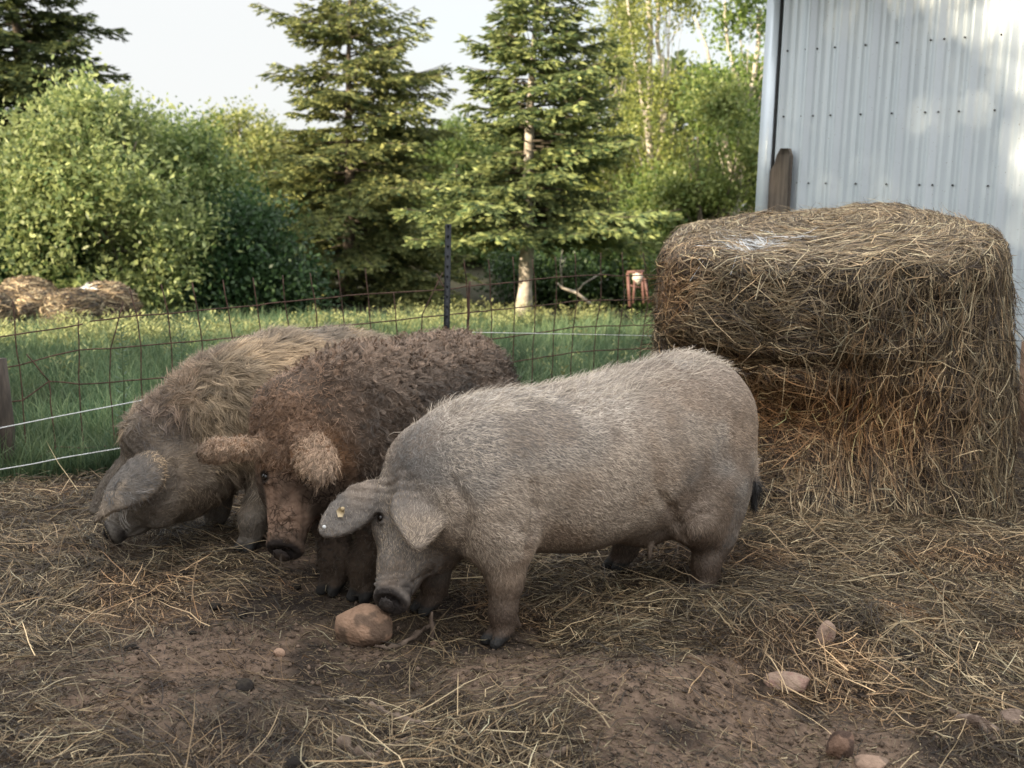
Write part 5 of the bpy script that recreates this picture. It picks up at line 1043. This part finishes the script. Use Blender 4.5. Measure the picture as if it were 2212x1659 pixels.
stick('root', [(735, 1595), (765, 1612), (800, 1618), (830, 1600), (880, 1590)], .013, 'knobbly forked root at the bottom centre left', M_STICK, branches=((8, (.01, -.05, -.01), .009), (10, (.03, -.045, -.01), .009), (12, (.035, -.03, -.01), .008)))
stick('root', [(800, 1520), (850, 1535), (900, 1555), (950, 1580)], .011, 'straight muddy root above the forked one', M_STICK)
stick('stick', [(2040, 1520), (2075, 1545), (2120, 1575), (2150, 1600)], .009, 'brown stick near the lower right corner', M_STICK)
stick('stick', [(20, 1190), (45, 1215), (70, 1240)], .009, 'dark stick in the straw at the left edge', M_STICK)
stick('root', [(1140, 1650), (1180, 1640), (1230, 1625)], .012, 'root end at the bottom edge, centre', M_STICK)

# ------------------------------------------------------------------ straw litter over the pen
def feet_clear(x, y): return np.ones_like(x)
def litter(name, n, Lr, wid, seed, bright, dens_pow=1.0, lift=(.002, .022), up=.06, K=5, roll=.6, floor=.10):
    rs = np.random.RandomState(seed); M = int(n*5)
    y = 2.45+(6.9-2.45)*rs.rand(M)**1.15; x = (rs.rand(M)*2-1)*(y*.48+.15); pmk = pen_mask(x, y)
    dens = .38+.35*fbm(x*1.7, y*1.7, 3., 71)+.5*(fbm(x*5, y*5, 4., 72)-.5)
    for px, py, r, a in ((1150, 1435, .22, -.75), (1500, 1440, .15, -.6), (1390, 1495, .20, -.6), (1640, 1580, .28, -.65), (640, 1210, .22, -.6), (480, 1420, .38, -.30), (300, 1490, .32, -.35), (1830, 1640, .3, -.5), (1400, 1640, .22, -.55), (620, 1480, .25, -.22), (950, 1480, .25, -.2), (760, 1360, .22, -.4), (2100, 1630, .25, -.3),
                         (1500, 1330, .42, .75), (1350, 1390, .25, .55), (1750, 1250, .7, .6), (2050, 1200, .8, .5), (1950, 1450, .45, .45), (1250, 1600, .3, .35), (1000, 1600, .3, .25), (150, 1190, .55, .5), (420, 1210, .5, .35), (120, 1060, .5, .6), (980, 1250, .5, .3), (30, 1400, .3, .2), (1650, 1150, .5, .6)):
        dens = dens+a*blob(x, y, px, py, r)
    for fx_, fy_, _ in FEET: dens = dens-1.1*np.exp(-(((x-fx_)**2+(y-fy_)**2)/.10**2))
    keep = (rs.rand(M) < np.clip(dens, floor, 1.25)/1.25) & (pmk > .35); x = x[keep][:n]; y = y[keep][:n]; dens = dens[keep][:n]; n = len(x)
    L = Lr[0]+(Lr[1]-Lr[0])*rs.rand(n)**1.7; coh = fbm(x*1.4, y*1.4, 6., 75)*math.pi*2.4; az = np.where(rs.rand(n) < .45, coh+rs.normal(0, .45, n), rs.rand(n)*math.pi)
    t = np.linspace(-.5, .5, K)[None]; bend = rs.normal(0, .35, (n, 1)); kink = (rs.rand(n, 1) < .25)*rs.normal(0, .9, (n, 1)); a = az[:, None]+bend*t+kink*(t > .05)
    ds = (L/(K-1))[:, None]; X = x[:, None]+np.cumsum(np.cos(a)*ds, 1)-np.cos(az)[:, None]*L[:, None]*.5; Yy = y[:, None]+np.cumsum(np.sin(a)*ds, 1)-np.sin(az)[:, None]*L[:, None]*.5
    zg = H(X, Yy); zm = zg.mean(1, keepdims=True); zb = np.maximum(zg, .5*zg+.5*zm)
    lf = lift[0]+(lift[1]*np.clip(dens, .2, 1.6))[:, None]*rs.rand(n, 1); tl = (rs.rand(n, 1) < .30)*rs.rand(n, 1)*up*(t+.5)*(L[:, None]/.15); Z = zb+lf+tl+rs.normal(0, .10, (n, 1))*t*L[:, None]*.35+.02*L[:, None]*(1-4*t*t)
    Z = np.maximum(Z, zg+.001); p = np.stack([X, Yy, Z], -1); T = nrmA(np.gradient(p, axis=1)); upv = np.array([0, 0, 1.0])+rs.normal(0, roll, (n, 1, 3)); sd_ = nrmA(np.cross(T, upv))
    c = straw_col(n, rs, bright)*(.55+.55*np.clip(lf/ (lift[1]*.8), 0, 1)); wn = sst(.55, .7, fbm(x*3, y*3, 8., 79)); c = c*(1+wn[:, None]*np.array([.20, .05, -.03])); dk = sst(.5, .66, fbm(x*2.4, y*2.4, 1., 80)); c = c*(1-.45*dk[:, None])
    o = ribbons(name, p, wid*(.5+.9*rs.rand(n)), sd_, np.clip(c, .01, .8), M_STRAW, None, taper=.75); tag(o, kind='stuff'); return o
if 'straw' not in SK:
    litter('straw_litter', 46000, (.02, .16), .0023, 61, .85, lift=(.002, .030))
    litter('fine_hay_litter', 90000, (.012, .09), .0018, 62, .70, lift=(.001, .022), roll=.9)
    litter('long_straw', 1500, (.14, .42), .0027, 63, .95, lift=(.012, .040), up=.10, K=7)
    litter('chaff_litter', 90000, (.006, .035), .0022, 64, .62, lift=(.001, .010), roll=1.0, K=3, floor=.5)
    # crumbs of soil
    rs = np.random.RandomState(8); n = 16000; y = 2.5+2.6*rs.rand(n)**1.3; x = (rs.rand(n)*2-1)*(y*.46); z = H(x, y); s_ = .0018+.008*rs.rand(n)**4
    oct_ = np.array([[1, 0, 0], [-1, 0, 0], [0, 1, 0], [0, -1, 0], [0, 0, 1], [0, 0, -1]], float); V = np.stack([x, y, z+s_*.3], 1)[:, None]+oct_[None]*s_[:, None, None]*(.6+.8*rs.rand(n, 6, 1))
    tri = np.array([[0, 2, 4], [2, 1, 4], [1, 3, 4], [3, 0, 4], [2, 0, 5], [1, 2, 5], [3, 1, 5], [0, 3, 5]]); Fc = (np.arange(n)*6)[:, None, None]+tri[None]
    c = np.array([.11, .078, .058])*(.5+1.2*rs.rand(n, 1)**1.5); tag(mesh_obj('soil_crumbs', V, Fc, M_ROCK, None, np.repeat(c, 6, 0), False, 3), kind='stuff')

# ------------------------------------------------------------------ field grass and weeds
if 'grass' not in SK:
    def grass(name, n, y0, y1, Lr, wid, seed, ca, cb, K=4, lean=.5, zone=None, edge=False):
        rs = np.random.RandomState(seed); M = n*4; u = rs.rand(M); y = 1/(1/y0+(1/y1-1/y0)*u); x = (rs.rand(M)*2-1)*(y*.50+.4); keep = (pen_mask(x, y) < .4)
        tuft = fbm(x*2.2, y*2.2, 0., 91); keep &= rs.rand(M) < np.clip(tuft*2-.35, .12, 1)
        if edge:
            ci = rs.randint(0, M//30, M); cx_, cy_ = x[:M//30], y[:M//30]; x = cx_[ci]+rs.normal(0, .035, M)*np.maximum(1, cy_[ci]/8); y = cy_[ci]+rs.normal(0, .035, M); keep = (pen_mask(x, y) < .4)
        if zone is not None: keep &= rs.rand(M) < zone(x, y)
        # nothing grows inside the shed or bale
        keep &= ~((np.stack([x-WA[0], y-WA[1]], 1)@WD[:2] > -.05) & (np.stack([x-WA[0], y-WA[1]], 1)@WN[:2] < .02)); keep &= y < 15.6+.22*(x+5)+.6*(fbm(x*.8, 0*x, 0., 97)-.5); keep &= (x-BC[0])**2+(y-BC[1])**2 > .9
        x = x[keep][:n]; y = y[keep][:n]; tuft = tuft[keep][:n]; n = len(x); L = (Lr[0]+(Lr[1]-Lr[0])*rs.rand(n))*(.15+1.6*tuft); az = rs.rand(n)*6.28+.0; ln = lean*(.2+1.3*rs.rand(n)); t = np.linspace(0, 1, K)[None]
        z0 = H(x, y); p = np.stack([x[:, None]+np.cos(az)[:, None]*L[:, None]*ln[:, None]*t**1.8, y[:, None]+np.sin(az)[:, None]*L[:, None]*ln[:, None]*t**1.8, z0[:, None]+L[:, None]*(t-.28*ln[:, None]*t**2)], -1)
        sd_ = np.stack([-np.sin(az), np.cos(az), 0*az], 1)+rs.normal(0, .4, (n, 3)); k = rs.rand(n, 1); c = (np.array(ca)*(1-k)+np.array(cb)*k)*(.25+1.5*fbm(x*1.7, y*1.7, 2., 93)[:, None])
        W = wid*(.6+.8*rs.rand(n))*np.maximum(1, y/8); o = ribbons(name, p, W, nrmA(sd_), c, M_GRASS, None, taper=.6); tag(o, kind='stuff'); return o
    grass('field_grass', 150000, 5.0, 24, (.05, .15), .0042, 81, (.042, .085, .045), (.11, .155, .075))
    grass('tall_grass', 52000, 5.2, 22, (.10, .26), .0046, 82, (.065, .12, .06), (.20, .25, .12), lean=.55, edge=True)
    def strip(x, y): e_ = y-1.1*(x+4.4)-10.1; lim = .9+3.0*sst(-3.2, 1, x); return np.maximum(sst(-1.2, -.1, e_), .03)*sst(lim+.6, lim-.4, e_)*sst(19, 17, y)*.95*sst(.38, .62, fbm(x*.9, y*.9, 5., 95)+.22*(vn(x*3, y*3, 1., 94)-.5))
    # leafy meadow plants, pale yellow-green tips painting in the sunlit band of the field
    rs = np.random.RandomState(83); M = 22000; y = 1/(1/7.4+(1/19.0-1/7.4)*rs.rand(M)); x = (rs.rand(M)*2-1)*(y*.5); k = rs.rand(M) < strip(x, y); x, y = x[k], y[k]; n = len(x); hgt = (.13+.20*rs.rand(n))*(.35+1.1*fbm(x*1.5, y*1.5, 1., 96)); K = 20
    z = H(x, y); u = rs.rand(n, K); pts = np.stack([x[:, None]+rs.normal(0, .035, (n, K)), y[:, None]+rs.normal(0, .035, (n, K)), z[:, None]+hgt[:, None]*u], -1).reshape(-1, 3); a = rs.rand(len(pts))*6.28
    ld = np.stack([np.cos(a), np.sin(a), .8+0*a], 1); t = (u.reshape(-1, 1)*.8+.2*rs.rand(len(pts), 1)); c = np.array([.06, .11, .035])*(1-t)+np.array([.40, .40, .17])*t; c = c*np.repeat(.45+.75*rs.rand(n, 1)**.7, K, 0)
    V, Fq_, cc = leaves(pts, ld, rs.normal(0, .5, (len(pts), 3))+[0, 0, 1], .028+.030*rs.rand(len(pts)), .010+.009*rs.rand(len(pts)), c); tag(mesh_obj('meadow_plants', V, Fq_, M_GRASS, None, cc), kind='stuff')
    # weeds one can tell apart
    for px, py0, py1, Yd, lab in ((265, 700, 830, 6.1, 'tall leafy weed stalk just behind the fence at left'), (392, 705, 800, 6.9, 'leafy weed behind the fence above the shaggy pig\'s shoulder')):
        a = P(px, py1, Yd); top = P(px+3, py0, Yd); o = empty('weed_plant', (a[0], a[1], float(H(a[0], a[1])))); tag(o, lab, 'weed', 'leafy weeds behind the fence'); hh = top[2]-o.location[2]
        rs = np.random.RandomState(px); b = MB(); b.tube([(0, 0, 0), (.006, 0, hh*.5), (.0, 0, hh)], [.005, .004, .002], 5); b.build('stem', noise_mat('weed_stem', (.05, .09, .03), (.09, .12, .05)), o)
        n = 60; u = .15+.85*np.arange(n)/n; an = np.arange(n)*2.4; pts = np.stack([0*u, 0*u, u*hh], 1); ld = np.stack([np.cos(an), np.sin(an), .35-.2*(1-u)], 1)
        V, Fq_, cc = leaves(pts, ld, np.tile([0, 0, 1.0], (n, 1)), (.055+.03*rs.rand(n))*(1.2-.7*u), .012+0*u, np.array([.045, .10, .04])*(.8+.5*rs.rand(n, 1)), bend=-.12); mesh_obj('foliage', V, Fq_, M_LEAF, o, cc)
